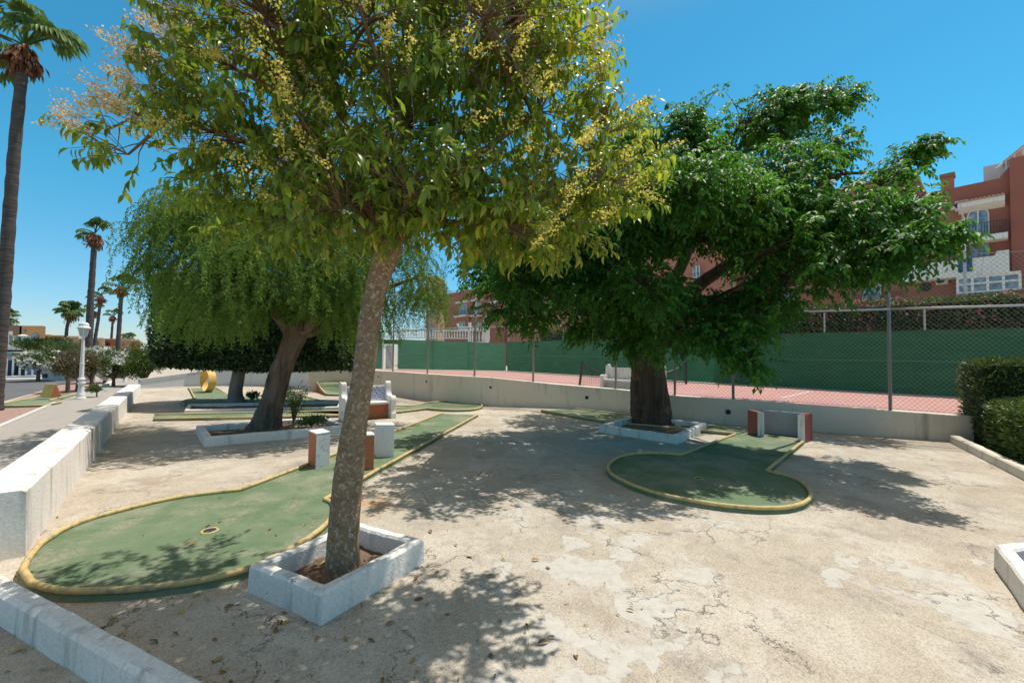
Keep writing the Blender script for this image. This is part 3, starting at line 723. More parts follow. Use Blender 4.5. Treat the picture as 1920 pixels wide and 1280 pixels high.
plate(p0, p0+dx, tz+dx, tz, Vector((0,.02,-.01))); b.build('front_plate', M_yellow, t)
b = MB(); plate(tz+Vector((0,.001,0)), tz+dx+Vector((0,.001,0)), bk+dx, bk, Vector((0,-.02,-.01))); b.build('rear_plate', M_yellow, t)
b = MB(); plate(p0+dx+Vector((.004,.02,0)), bk2+dx+Vector((.004,0,0)), tz+dx*1.0+Vector((.004,.02,-.02)), tz+dx+Vector((.004,0,-.02)), Vector((.012,0,0))); b.build('side_plate', M_terra, t)
# yellow loop
lc = G(389,737); t = thing('golf_loop', 'yellow metal loop standing on the far green lane', 'golf obstacle', lc)
b = MB(); Rr = .45; wd = .28; ax = Vector((.507,.865,0)).normalized(); pl = Vector((ax.y,-ax.x,0)); N_ = 44; vs = []
for k in range(N_+1):
    a = R(-95)+R(350)*k/N_; sh = -.16+.34*k/N_
    c = lc+ax*sh*.3+Vector((0,0,Rr+.06))+pl*(Rr*math.cos(a))+Vector((0,0,Rr*math.sin(a)))
    rn = (pl*math.cos(a)+Vector((0,0,math.sin(a))))*.022
    vs += [c-ax*wd/2, c+ax*wd/2, c+ax*wd/2-rn, c-ax*wd/2-rn]
b.add([tuple(v) for v in vs], [(4*k+j,4*k+(j+1)%4,4*k+4+(j+1)%4,4*k+4+j) for k in range(N_) for j in range(4)]+[(3,2,1,0),(4*N_,4*N_+1,4*N_+2,4*N_+3)])
b.build('loop_band', M_yellow, t)
b = MB(); e = lc-ax*.1; b.prism([e+pl*.15-ax*.22, e+pl*.15+ax*.22, e-pl*.15+ax*.22, e-pl*.15-ax*.22], LZ, LZ+.05); b.build('base_plate', M_pipe2, t)
# ------------------------------------------------------------------ obstacle blocks on lane 1
def block(label, corner, pr, pl_, h, front, side, top=M_white):
    # corner: nearest foot corner; pr: right foot corner; pl_: left-back foot corner
    t = thing('golf_block', label, 'golf obstacle', corner, group='blocks on the near green lane')
    c, r, l = corner.copy(), pr.copy(), pl_.copy()
    k = r+(l-c); b = MB(); e = .012
    b.prism([v for v in (c,r,k,l)], LZ*0+.0, h-.02); o = b.build('block_body', front, t, bevel=.008)
    o.data.materials.append(side)
    n = (l-c).normalized()
    for pol in o.data.polygons:
        mid = pol.normal
        u = (r-c).normalized()
        if abs(mid.dot(u)) > .8: pol.material_index = 1
    b = MB(); cc = (c+r+k+l)/4
    b.prism([cc+(v-cc)*1.015 for v in (c,r,k,l)], h-.02, h); b.build('top_slab', top, t, bevel=.006)
    return t
c1, r1_ = G(591,885), G(618,879.5)
dirr = (r1_-c1); ln = Vector((-dirr.y,dirr.x,0)).normalized()
l1 = G(577,876)
block('block with terracotta side and grey white front, left of the mottled trunk', c1, r1_, l1, .565, M_whitedirty, M_terra)
c2, r2 = G(655,889), G(701,886)
block('terracotta block partly hidden behind the mottled trunk, between the two white blocks', c2, r2, c2+Vector((-.13,.24,0)), .56, M_terra, M_whitedirty)
c3, r3 = G(704,862), G(738.5,862)
block('plain white block at the right edge of the green lane, tallest looking of the three', c3, r3, c3+Vector((-.11,.26,0)), .575, M_white, M_white)
# goal shaped obstacle on lane 2
t = thing('golf_goal', 'grey and maroon three sided goal obstacle in front of the court wall', 'golf obstacle', G(1470,825))
def slab(name, a, c, thick, h, mat, z0=.0):
    d = (c-a).normalized(); n = Vector((-d.y,d.x,0))*thick
    b = MB(); b.prism([a, c, c+n, a+n], z0, h); return b.build(name, mat, t, bevel=.005)
bw0, bw1 = G(1424,814), G(1519,825)
slab('back_wall', bw0, bw1, .08, .56, M_greyp)
lf, rf = G(1422,822), G(1433,822.5)
def wing(fa, fb, back, h):
    w_ = fb-fa; b = MB(); d = (back-fa)
    b.prism([fa+d*.02, fb+d*.02, fb+d, fa+d], 0, h); o = b.build('side_wall', M_maroon, t, bevel=.004)
    b = MB(); b.prism([fa, fb, fb+d*.02, fa+d*.02], 0, h+.003); b.build('front_face', M_white, t)
wing(G(1421,821), G(1433,822.5), G(1402,814), .565)
wing(G(1496,829.5), G(1509,831), G(1511,824), .575)
# ------------------------------------------------------------------ benches
def bench(label, back_l, back_r, depth, H_, panel, zb=0, low=M_terra, sc=1.0):
    # back_l/back_r: foot of the backs of both ends; faces to the right-front of the length vector
    L_ = (back_r-back_l); ln = L_.length; u = L_.normalized(); f = Vector((u.y,-u.x,0))
    t = thing('stone_bench', label, 'bench', (back_l+back_r)/2)
    prof = [(0,0),(0,.82),(.02,.93),(.07,.985),(.13,.99),(.18,.95),(.195,.86),(.20,.74),(.23,.66),(.30,.615),(.40,.60),(.50,.615),(.58,.585),(.62,.52),(.625,.45),(.60,.36),(.60,.22),(.635,.13),(.64,0)]
    prof = [(x*depth/.64, z*H_) for x, z in prof]
    prof = [(float(p[0]),float(p[1])) for p in [(0,0)]+smooth_path([(x,z,0) for x,z in prof[1:-1]],3)+[(prof[-1][0],0,0)]]
    wd = .15
    for k in range(2):
        o = back_l+u*(wd/2 if k == 0 else ln-wd/2)
        M = Matrix(((f.x,-u.x,0,o.x),(f.y,-u.y,0,o.y),(0,0,1,zb),(0,0,0,1)))
        b = MB(); b.profile(prof, M, wd)
        e = b.build('bench_end', M_white, t, bevel=.018)
        b = MB(); c = o+f*depth*.60; s = -1 if k == 0 else 1
        cc_ = Vector((c.x,c.y,zb+.21*H_))
        for sg in (-1,1):
            b.tube([cc_+u*(sg*(wd/2+.001)), cc_+u*(sg*(wd/2+.004))], .062, 14)
        b.build('scroll_hole', M_coping, e)
    def bx(name, x0, x1, z0, z1, mat, bev=.008, tilt=0):
        b = MB(); a = back_l+u*wd; c = back_r-u*wd
        a0, a1, c0, c1 = a+f*x0, a+f*x1, c+f*x0, c+f*x1
        vs = [(a0.x,a0.y,z0),(a1.x,a1.y,z0),(c1.x,c1.y,z0),(c0.x,c0.y,z0)]
        vs += [(a0.x-f.x*tilt,a0.y-f.y*tilt,z1),(a1.x-f.x*tilt,a1.y-f.y*tilt,z1),(c1.x-f.x*tilt,c1.y-f.y*tilt,z1),(c0.x-f.x*tilt,c0.y-f.y*tilt,z1)]
        b.add([(x,y,z+zb) for x,y,z in vs], [(0,3,2,1),(4,5,6,7),(0,1,5,4),(1,2,6,5),(2,3,7,6),(3,0,4,7)])
        return b.build(name, mat, t, bevel=bev)
    bx('backrest', .05, .13, .43*H_, .875*H_, M_white, tilt=0)
    if panel:
        # tile panel with its own axes so that the pattern lies flat on it
        a = back_l+u*wd+f*.134; ln2 = ln-2*wd
        e = thing('tile_holder', None, None, (a.x,a.y,zb+.50*H_), math.atan2(u.y,u.x))
        me_b = MB(MW[e.name]); me_b.box(.02,ln2-.02,-.006,.006,0,.33*H_)
        o = me_b.build('tile_panel', M_tiles, e)
        o.parent = t; loc = MW[t.name].inverted() @ MW[e.name]; o.matrix_local = loc
        bpy.data.objects.remove(e)
    bx('seat', .10, depth*.90, .40*H_, .46*H_, M_white)
    bx('seat_base', .12, depth*.62, 0, .395*H_, low, bev=0)
    return t
bench('white bench with blue patterned tile back and terracotta base behind the near trunk', G(634,787), G(728,779), .56, .99, True)
bench('plain white and grey bench up on the red court behind the chain link fence', G(1140,732,ZC), G(1250,742,ZC), .5, .95, False, ZC, M_greyp)
# ------------------------------------------------------------------ lamps
def classic_lamp(label, p, H_, lean=0):
    t = thing('street_lamp', label, 'street lamp', p, group='white street lamps along the path'); s = H_/2.6; LW = .74
    b = MB(); b.lathe([(0.141*s,0),(0.141*s,.05*s),(0.111*s,.07*s),(0.107*s,.16*s),(0.089*s,.24*s),(0.078*s,.42*s),(0.074*s,.50*s),(0.107*s,.53*s),(0.111*s,.57*s),(0.074*s,.60*s),(0.067*s,.63*s),(0.100*s,.66*s),(0.104*s,.70*s),(0.070*s,.73*s),(0.063*s,.80*s)], p, 20)
    b.build('pedestal', M_white, t, smooth=False)
    b = MB(); b.lathe([(0.061*s,.80*s),(0.058*s,1.2*s),(0.067*s,1.205*s),(0.067*s,1.235*s),(0.053*s,1.24*s),(0.041*s,2.02*s),(0.037*s,2.04*s),(0.037*s,2.14*s)], p, 16); b.build('column', M_white, t, smooth=False)
    q = (p.x,p.y,p.z)
    b = MB(); b.lathe([(0.037*s,2.14*s),(0.096*s,2.16*s),(0.152*s,2.44*s),(0.141*s,2.445*s)], q, 6, .3); b.build('lantern_glass', M_lamp, t)
    for k in range(6):
        a = .3+2*math.pi*k/6; b = MB()
        b.tube([Vector((q[0]+.093*s*math.cos(a),q[1]+.093*s*math.sin(a),q[2]+2.165*s)), Vector((q[0]+.158*s*math.cos(a),q[1]+.158*s*math.sin(a),q[2]+2.445*s))], .010*s, 5); b.build('lantern_rib', M_white, t)
    b = MB(); b.lathe([(0.181*s,2.445*s),(0.178*s,2.475*s),(0.137*s,2.52*s),(0.130*s,2.60*s),(0.096*s,2.64*s),(0.030*s,2.66*s)], q, 18); b.build('lantern_hood', M_white, t)
M_lamp = vary('milky lantern glass', (.50,.52,.50), (.58,.60,.58), 5, .25, 30, 0)
classic_lamp('white column street lamp beside the grey path, the nearer of two', G(151,748), 2.66)
lp2 = G(234,716); classic_lamp('thin white street lamp far along the path by the dark hedge, the farther of two', lp2, W(237,655,lp2.y).z)
# tall modern light in front of the red building
pY = 27.0; p = W(1812,585,pY); q = W(1806,408,pY)
t = thing('street_light', 'tall grey street light with curved arm in front of the red building', 'street light', (p.x,p.y,0))
b = MB(); b.tube([Vector((p.x,p.y,0)), Vector(((p.x+q.x)/2,pY,(q.z)*.55)), q], [.11,.09,.07], 10); b.build('pole', M_rail, t, smooth=True)
b = MB(); pts = [q, W(1803,400,pY), W(1797,393,pY), W(1788,391.5,pY)]; b.tube([Vector([float(x) for x in v]) for v in smooth_path([tuple(v) for v in pts], 4)], .05, 8); b.build('arm', M_rail, t, smooth=True)
b = MB(); a = W(1789,391,pY); c = W(1781,393,pY); b.tube([a, (a+c)/2+Vector((0,0,.04)), c], [.09,.13,.06], 10); b.build('lamp_head', M_rail, t, smooth=True)

# ------------------------------------------------------------------ red apartment building (facade runs away to the left)
OX, OY = 34.2, 30.0; AZ = math.atan2(-.768,.64)
MF = Matrix.Translation((OX,OY,0)) @ Matrix.Rotation(AZ,4,'Z'); MFi = MF.inverted()
def FC(px, py, yo=0.0):     # photo pixel -> facade coordinates (X right, Z up)
    o = MFi @ Vector((0,0,CH)); d = MFi.to_3x3() @ ray(px,py); t = (yo-o.y)/d.y
    return o.x+d.x*t, o.z+d.z*t
def fthing(name, label, cat, px=1850, group=None):
    x, _ = FC(px, 600); p = MF @ Vector((x,0,0))
    return thing(name, label, cat, p, AZ, group)
def FB(boxes, M=MF):
    b = MB(M)
    for q in boxes: b.box(*q)
    return b
bt = fthing('apartment_building', 'terracotta red apartment block with white balconies at the right edge', 'building', 1840)
xl, zr = FC(1752,352); xr, _ = FC(2150,300); x19, z19 = FC(1893,330)
zr2 = FC(1893,333)[1]
# main wall as a stepped profile
def wallprofile(poly, y0, y1, name, mat, parent):
    b = MB(MF); n = len(poly); vs = [(x,y0,z) for x,z in poly]+[(x,y1,z) for x,z in poly]
    b.add(vs, [tuple(range(n)), tuple(range(2*n-1,n-1,-1))]+[(i,i+n,(i+1)%n+n,(i+1)%n) for i in range(n)])
    return b.build(name, mat, parent)
wallprofile([(xl-6,0),(xr,0),(xr,zr2+.1),(xl-6,zr2+.1)], 0, 12, 'wall', M_red, bt)
# raised right part and sloping parapet
xa, za = FC(1873,331); xb, zb_ = FC(1907,300); 
wallprofile([(xa,zr2+.1),(xr,zr2+.1),(xr,zb_+.2),(xb,zb_+.2)], .02, 6, 'parapet', M_red, bt)
wx0, _ = FC(1893,500)
b = FB([(x19,xr,-.35,-.001,0,zb_+.1)]); b.build('wall', M_red, bt)
def win(x0, x1, z0, z1, arch=False, frame=M_white, parent=None, cols=2, y=0, glassm=M_glass):
    parent = parent or bt
    fw = .07; n = 14; cx = (x0+x1)/2; rx = (x1-x0)/2
    if arch:
        zc = z1-rx; outer = [(x0,z0),(x1,z0)]+[(cx+rx*math.cos(a),zc+rx*math.sin(a)) for a in [math.pi*k/n for k in range(n+1)]]
    else: outer = [(x0,z0),(x1,z0),(x1,z1),(x0,z1)]
    f = wallprofile(outer, y-.045, y-.002, 'window', glassm, parent)
    b = MB(MF)
    path = [Vector((x,y-.06,z)) for x, z in outer]
    b.tube(path, fw*.6, 4, closed=True)
    for k in range(1, cols):
        x = x0+(x1-x0)*k/cols; b.box(x-.04,x+.04,y-.09,y-.046,z0,z1-.02)
    b.build('window_frame', frame, f)
    return f
def railing(x0, x1, z0, z1, y, parent, mat=M_dark, step=.14, ends=None, r=.014):
    b = MB(MF)
    for z in (z0+.05, z1): b.box(x0,x1,y-.02,y+.02,z-.018,z+.018)
    k = int((x1-x0)/step)
    for i in range(k+1):
        x = x0+(x1-x0)*i/max(1,k); b.box(x-r,x+r,y-r,y+r,z0+.05,z1)
    if ends is not None:
        for x in (x0, x1):
            b.box(x-.02,x+.02,y,ends,z1-.018,z1+.018)
            kk = int(abs(ends-y)/step)
            for i in range(1,kk): yy = y+(ends-y)*i/kk; b.box(x-r,x+r,yy-r,yy+r,z0+.05,z1-.02)
    return b.build('railing', mat, parent)
# top balcony: slab, railing, arched window, little tiled roof
P = -1.1
x0, z0 = FC(1812,444,P); x1, z1 = FC(1890,433,P)
sb_ = FB([(x0-1.2,x1,P,-.001,z1-.45,z1-.05)]).build('balcony_slab', M_white, bt)
railing(x0-1.1, x1-.08, z1-.05, z1+.85, P+.06, bt, ends=-.05)
a0, zz0 = FC(1815,430); a1, zz1 = FC(1853,388)
win(a0, a1, z1-.05, zz1, True)
x0, z0 = FC(1795,378,-.9); x1, z1r = FC(1884,362,-.9)
b = MB(MF); b.add([(x0,-.9,z1r-.45),(x1,-.9,z1r-.45),(x1,-.001,z1r-.75),(x0,-.001,z1r-.75),(x0,-.9,z1r-.1),(x1,-.9,z1r-.1),(x1,-.001,z1r+.05),(x0,-.001,z1r+.05)],[(0,3,2,1),(4,5,6,7),(0,1,5,4),(1,2,6,5),(2,3,7,6),(3,0,4,7)]); cn = b.build('canopy', M_white, bt)
b = MB(MF); k = int((x1-x0)/.2)
for i in range(k): x = x0+.1+(x1-x0-.2)*i/(k-1); b.tube([(x,-1.0,z1r-.07),(x,-.02,z1r+.1)], .10, 6)
b.build('roof_tiles', M_tile, cn)
def ac(px0, py0, px1, py1, parent):
    x0, z1_ = FC(px0,py0,-.35); x1, z0_ = FC(px1,py1,-.35)
    o = FB([(x0,x1,-.35,-.002,z0_,z1_)]).build('air_conditioner', M_plastic, parent, bevel=.03)
    b = MB(MF); cx = x0+(x1-x0)*.38; cz = (z0_+z1_)/2; b.tube([(cx,-.352,cz),(cx,-.36,cz)], (z1_-z0_)*.38, 16); b.build('fan_grille', M_dark, o)
ac(1790,378,1815,392, bt); ac(1754,519,1778,532, bt)
# second floor: sliding window, long white parapet with cloth
x0, z0 = FC(1816,478); x1, z1 = FC(1856,455); win(x0, x1, z0-.3, z1, frame=M_brown)
P = -1.3
x0, zb0 = FC(1690,520,P); x1, zt1 = FC(1892,468,P); _, zt0 = FC(1800,480,P); _, zbm = FC(1892,507,P)
pr = wallprofile([(x0,zbm-.1),(x1,zbm-.1),(x1,zt1),(x1-.55,zt1),(x1-.65,zt1-.3),(x0,zt1-.3)], P, P+.12, 'balcony_parapet', M_white, bt)
FB([(x0,x1,P+.12,-.001,zbm-.12,zbm+.05)]).build('balcony_slab', M_white, bt)
cx0, cz1 = FC(1796,478,P); cx1, cz0 = FC(1823,499,P)
b = MB(MF); m = 9; vs = []
for i in range(m+1):
    for j in range(4): vs.append((cx0+(cx1-cx0)*i/m, P-.03-.03*math.sin(i*1.7)-.01*j, zt1-.27-(cz1-cz0+.05)*j/3))
b.add(vs, [(i*4+j,(i+1)*4+j,(i+1)*4+j+1,i*4+j+1) for i in range(m) for j in range(3)])
cl_ = b.build('hanging_cloth', M_blue); tag(cl_, 'dark blue cloth hanging over the white balcony parapet', 'cloth')
# ground floor glazed porch
P = -1.2
x0, z1 = FC(1795,510,P); x1, z1b = FC(1912,508,P); z0 = 0
zw1 = z1b+.02; zm = FC(1860,545,P)[1]; zrail = FC(1860,546,P)[1]
po = FB([(x0,x1,P+.06,-.001,0,zw1-.12)]).build('glazed_porch', M_glass, bt)
b = MB(MF); n = 4
for i in range(n+1):
    x = x0+(x1-x0)*i/n; b.box(x-.07,x+.07,P,P+.055,0,zw1-.1)
for z in (zw1-.16, zw1-.62, zm, 1.2): b.box(x0,x1,P-.004,P+.05,z-.06,z+.06)
b.box(x0-.05,x1+.05,P-.06,-.003,zw1-.1,zw1); b.build('window_frame', M_white, po)
railing(x0, x1, zm-1.3, zm-.1, P-.1, bt)
# round window, shuttered window, lower floor
cx, cz = FC(1736,538); b = MB(MF); b.tube([(cx,-.03,cz),(cx,-.002,cz)], .38, 20); o = b.build('round_window', M_darkgap, bt)
b = MB(MF); b.tube([(cx+.4*math.cos(a),-.04,cz+.4*math.sin(a)) for a in [2*math.pi*k/20 for k in range(20)]], .04, 6, closed=True); b.build('window_frame', M_brown, o)
x0, z1 = FC(1618,536); x1, z0 = FC(1652,578); win(x0, x1, z0, z1, cols=1, frame=M_white)
x0, _ = FC(1600,560); x1, _ = FC(1700,560); railing(x0, x1, FC(1640,578)[1], FC(1640,552)[1], -.4, bt)
# chimney, roof terrace pergola
cx, cz = FC(1777,348,2.0); 
o = FB([(cx-.35,cx+.35,1.6,2.3,zr2,cz+.55)]).build('chimney', M_redpale, bt); FB([(cx-.42,cx+.42,1.5,2.4,cz+.56,cz+.85)]).build('chimney_cap', M_brown, o)
b = MB(MF)
pa, qa_, pb_, qb_ = FC(1862,322,1.5), FC(1915,268,1.5), FC(1864,300,1.5), FC(1925,262,1.5)
for px_, top_ in ((1872,313),(1886,300),(1902,285),(1918,275)):
    x, z = FC(px_, top_, 1.5); b.box(x-.03,x+.03,1.47,1.53,zr2,z); b.box(x-.03,x+.03,3.5,3.56,zr2,z)
for dz in (0,):
    xA, zA = FC(1868,316,1.5); xB, zB = FC(1935,262,1.5)
    b.tube([(xA,1.5,zA),(xB,1.5,zB)], .06, 4); b.tube([(xA,3.5,zA),(xB,3.5,zB)], .06, 4)
xC, zC_ = FC(1925,298,1.5); b.box(xA+1,xC,1.45,1.55,zC_-.04,zC_+.04)
pg = b.build('pergola_frame', M_white, bt)
b = MB(MF); vs = [(xA+.3,1.4,zA+.3),(xB,1.4,zB+.05),(xB,3.7,zB+.05),(xA+.3,3.7,zA+.3)]; b.add(vs+[(x,y,z+.08) for x,y,z in vs], [(0,3,2,1),(4,5,6,7),(0,1,5,4),(1,2,6,5),(2,3,7,6),(3,0,4,7)]); b.build('awning', M_cream, pg)
xw, zw = FC(1855,325,2.5); FB([(xw-.3,xw+1.2,2.5,4,zr2,zw+.6)]).build('roof_hut', M_plastic, bt)
# row of further blocks receding to the left
def farblock(label, pxl, pxr, pyt, mat, wins, yo=0.0, depth=10, canopies=()):
    t = fthing('apartment_building', label, 'building', (pxl+pxr)/2)
    x0, zt = FC(pxl, pyt, yo); x1, zt1 = FC(pxr, pyt, yo)
    _, zz = FC(pxl, pyt, yo)
    FB([(x0,x1,yo,yo+depth,0,zz)]).build('wall', mat, t)
    FB([(x0-.1,x1+.1,yo-.1,yo+depth+.1,zz,zz+.22)]).build('roof_edge', M_redpale if mat is M_red else M_cream, t)
    for (a, b0, c, d_, bal) in wins:
        wx0, wz1 = FC(a,b0,yo); wx1, wz0 = FC(c,d_,yo)
        win(wx0, wx1, wz0, wz1, parent=t, y=yo, frame=M_white)
        if bal:
            FB([(wx0-.8,wx1+.8,yo-1,yo-.002,wz0-.35,wz0-.05)]).build('balcony_slab', M_white, t)
            railing(wx0-.75, wx1+.75, wz0-.05, wz0+.85, yo-.95, t, step=.25)
            FB([(wx0-.8,wx1+.8,yo-.7,yo-.002,wz1+.3,wz1+.62)]).build('canopy', M_white, t)
    return t
xA_, _ = FC(1745,352)
farblock('terracotta apartment block mostly hidden by the large dark green tree', 1395, 1715, 400, M_red, [(1420,470,1440,500,1),(1560,440,1585,480,1),(1655,470,1680,500,1),(1470,545,1490,572,0),(1300,500,1312,520,0)], .3)
farblock('reddish apartment block with small balconies seen under the big tree', 950, 1380, 520, M_redpale, [(968,556,978,582,1),(1010,560,1022,590,1),(1080,560,1095,590,1)], 1.0)
farblock('distant terracotta apartment block with white canopies left of the big tree', 824, 947, 556, M_red, [(862,572,876,590,1),(893,568,901,590,1),(924,572,930,590,1),(862,604,872,620,0),(893,606,903,620,0)], .5)
# tan stair tower
tp0 = W(800,520,62); tp1 = W(823,520,62)
t = thing('stair_tower', 'ochre tower beyond the hanging pepper tree branches', 'building', ((tp0.x+tp1.x)/2,66,0))
b = MB(); b.box(tp0.x,tp1.x,62,68,0,tp0.z); b.build('wall', M_tan, t)
b = MB(); b.box(tp0.x-.15,tp1.x+.15,61.85,68.15,tp0.z,tp0.z+.3); b.build('roof_edge', M_cream, t)
for k in range(3): b = MB(); z = tp0.z-2.2-2.7*k; b.box(tp0.x+.7,tp1.x-.5,61.95,61.999,z-.9,z+.4); b.build('window', M_glass, t)
# white terrace with balustrade behind the far windbreak
Yt = 46
def bal(name_t, pxl, pxr, pyt, pyb, Y, dens=.3, w_=.10):
    a, c = W(pxl,pyt,Y), W(pxr,pyt,Y); zb = W(pxl,pyb,Y).z; b = MB()
    b.box(a.x,c.x,Y-.12,Y+.12,a.z-.15,a.z); b.box(a.x,c.x,Y-.1,Y+.1,zb-.1,zb)
    k = int((c.x-a.x)/dens)
    for i in range(k+1):
        x = a.x+(c.x-a.x)*i/k; b.lathe([(w_*.5,zb),(w_*.9,zb+(a.z-zb)*.35),(w_*.4,zb+(a.z-zb)*.75),(w_*.6,a.z-.14)], (x,Y,0), 6)
    return b.build('balustrade', M_white, name_t)
p_ = W(830,640,Yt); t = thing('white_terrace', 'white terrace with balustrades behind the far green windbreak', 'terrace', (p_.x,Yt,0))
a, c = W(745,632,Yt), W(917,632,Yt); b = MB(); b.box(a.x,c.x,Yt+.2,Yt+9,0,a.z-.6); b.build('terrace_body', M_whitedirty, t)
bal(t, 745, 878, 617, 632, Yt); 
a, c = W(856,604,Yt+1), W(878,640,Yt+1)
for (x0, y0, x1, y1) in ((856,612,879,619),(884,612,917,616),(878,604,882,640),(906,600,917,640),(856,606,859,619)):
    a, c = W(x0,y0,Yt+1), W(x1,y1,Yt+1); b = MB(); b.box(a.x,c.x,Yt+1,Yt+1.6,c.z,a.z); b.build('wall', M_white, t)
bal(t, 880, 917, 617, 640, Yt+.6, .35)
# ------------------------------------------------------------------ houses across the street on the left
def hb(t, name, px0, px1, py0, py1, Y, depth, mat, ground=False, **k):
    a, c = W(px0,py0,Y), W(px1,py1,Y); b = MB(); e = (Y+depth)/Y; b.prism([(a.x,Y),(c.x,Y),(c.x*e,Y*e),(a.x*e,Y*e)],0 if ground else c.z,a.z); return b.build(name, mat, t, **k)
def house(label, px, Y, name='house'): p = W(px,700,Y); return thing(name, label, 'house', (p.x,Y,0))
Y = 27
t = house('white two storey house with balustraded terrace and carport gates at the far left', 30, Y)
hb(t,'upper_wall',-60,58,628,660,Y+2.2,7,M_cream); hb(t,'roof_slab',-60,24,619.5,624,Y-.2,5,M_white)
hb(t,'post',14,16.5,624,645,Y,.3,M_white); hb(t,'post',24,26,632,648,Y+2,.15,M_white)
hb(t,'balcony_slab',-60,48,655,662,Y-.3,3,M_white)
bal(t,-10,48,645,655.5,Y-.2,.28)
hb(t,'awning',38,54,633,646,Y+1.2,.5,M_teal); hb(t,'awning',54,68,635,640,Y+1.4,.5,M_teal)
for x0, x1 in ((16,23),(28,37)): hb(t,'window',x0,x1,631,647,Y+2.15,.04,M_glass)
hb(t,'lower_wall',-60,85,664,712,Y+2.5,5,M_whitedirty,True)
hb(t,'awning',6,22,660,664,Y-.5,.5,M_teal)
for x in (6,11,23,36,48,60): hb(t,'gate_post',x,x+2.2,672,713,Y-.1,.3,M_white,True)
for x in (9,26,39): hb(t,'gate',x,x+8,676,712,Y+.5,.06,M_dark)
t = thing('covered_car', 'low car under a blue cover behind the white gates at the far left', 'covered car', W(28,706,Y+1.5).xy.to_3d())
c_ = W(30,700,Y+1.5); b = MB()
for_ = [(-1.0,0),(-1.05,.35),(-.7,.55),(-.35,.95),(.4,1.0),(.8,.65),(1.05,.5),(1.1,0)]
b.profile(for_, Matrix.Translation((c_.x,Y+1.5,0)), .9); b.build('car_cover', M_blue, t, bevel=.08)
t = house('orange flat roofed house block with arched window against the sky at left', 45, 40)
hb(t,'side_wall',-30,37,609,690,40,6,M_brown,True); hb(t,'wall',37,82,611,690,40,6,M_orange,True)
hb(t,'roof_edge',37,82,610,612,39.9,6.2,M_cream)
a = W(66,632,40); b = MB(); b.tube([(a.x,39.9,a.z),(a.x,39.99,a.z)], .38, 18); b.build('arched_window', M_glass, t)
a = W(47,620,40); b = MB(); b.tube([(a.x,39.9,a.z),(a.x,39.99,a.z)], .12, 12); b.build('window', M_glass, t)
b = MB(); a = W(66,628,40); b.lathe([(.5,0),(.45,.2),(.3,.38),(.1,.45)], (a.x,39,a.z-.45), 14); b.build('chimney_dome', M_white, t)
b = MB(); a = W(32,606,41); c = W(32,596,41); b.tube([(a.x,41,a.z-.5),(c.x,41,c.z)], .03, 5); b.tube([(c.x-.2,41,c.z-.05),(c.x+.2,41,c.z-.05)], .02, 4); b.build('aerial', M_dark, t)
def rowhouse(label, px0, px1, py, Y, mat, capm, extra=()):
    t = house(label, (px0+px1)/2, Y)
    hb(t,'wall',px0,px1,py,690,Y,7,mat,True); a, c = W(px0,py,Y), W(px1,py,Y)
    b = MB(); e = (Y+6)/Y; b.prism([(a.x-.05,Y-.1),(c.x+.05,Y-.1),(c.x*e,Y*e),(a.x*e,Y*e)],a.z,a.z+.18); b.build('parapet', capm, t)
    for e in extra: hb(t, *e)
rowhouse('low cream terrace house beside the orange block', 83, 98, 630, 46, M_cream, M_white, [('window',86,90,634,640,45.95,.04,M_glass)])
rowhouse('brown and cream terrace house behind the bent palm', 97, 124, 631.5, 45, M_brown, M_cream, [('upper_wall',112,121,634,642,44.5,.48,M_peach),('window',101,106,636,642,44.95,.04,M_glass)])
rowhouse('cream terrace house just left of the near white lamp', 125, 149, 633, 44, M_cream, M_white, [('window',130,133,636,643,43.95,.04,M_glass)])
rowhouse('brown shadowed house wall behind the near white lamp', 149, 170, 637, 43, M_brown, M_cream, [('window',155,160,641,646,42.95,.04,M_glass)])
rowhouse('cream house wall between the two thick palm trunks', 170, 195, 636, 47, M_cream, M_cream, [('window',180,184,640,646,46.95,.04,M_glass),('lower_wall',172,206,648,690,45,1.9,M_peach,True)])
rowhouse('brown tiled house between the slim palms', 196, 221, 637.5, 50, M_brown, M_redpale, [('window',200,205,642,648,49.95,.04,M_darkgap),('lower_wall',196,224,648,690,48,1.9,M_peach,True)])
rowhouse('peach house beside the farthest hedge', 224, 246, 638, 48, M_peach, M_cream, [('window',229,233,643,648,47.95,.04,M_glass)])
rowhouse('small orange house end at the hedge', 246, 262, 639, 49, M_orange, M_cream, [])
p = G(90,713); t = thing('garden_wall', 'low white garden wall with brick coping across the street', 'wall', p)
a, c = W(92,680,p.y), W(180,680,p.y); b = MB(); b.box(a.x,c.x,p.y,p.y+.25,0,a.z-.08); b.build('wall_body', M_white, t)
b = MB(); b.box(a.x-.05,c.x+.05,p.y-.04,p.y+.29,a.z-.08,a.z); b.build('coping', M_terra, t)
a, c = W(80,685,p.y+.1), W(90,712,p.y+.1); b = MB(); b.box(a.x,c.x,p.y+.1,p.y+.4,0,a.z); b.build('gate_box', M_whitedirty, t); b = MB(); b.box(a.x+.05,c.x-.05,p.y+.05,p.y+.099,.15,a.z*.45); b.build('box_door', M_dark, t)
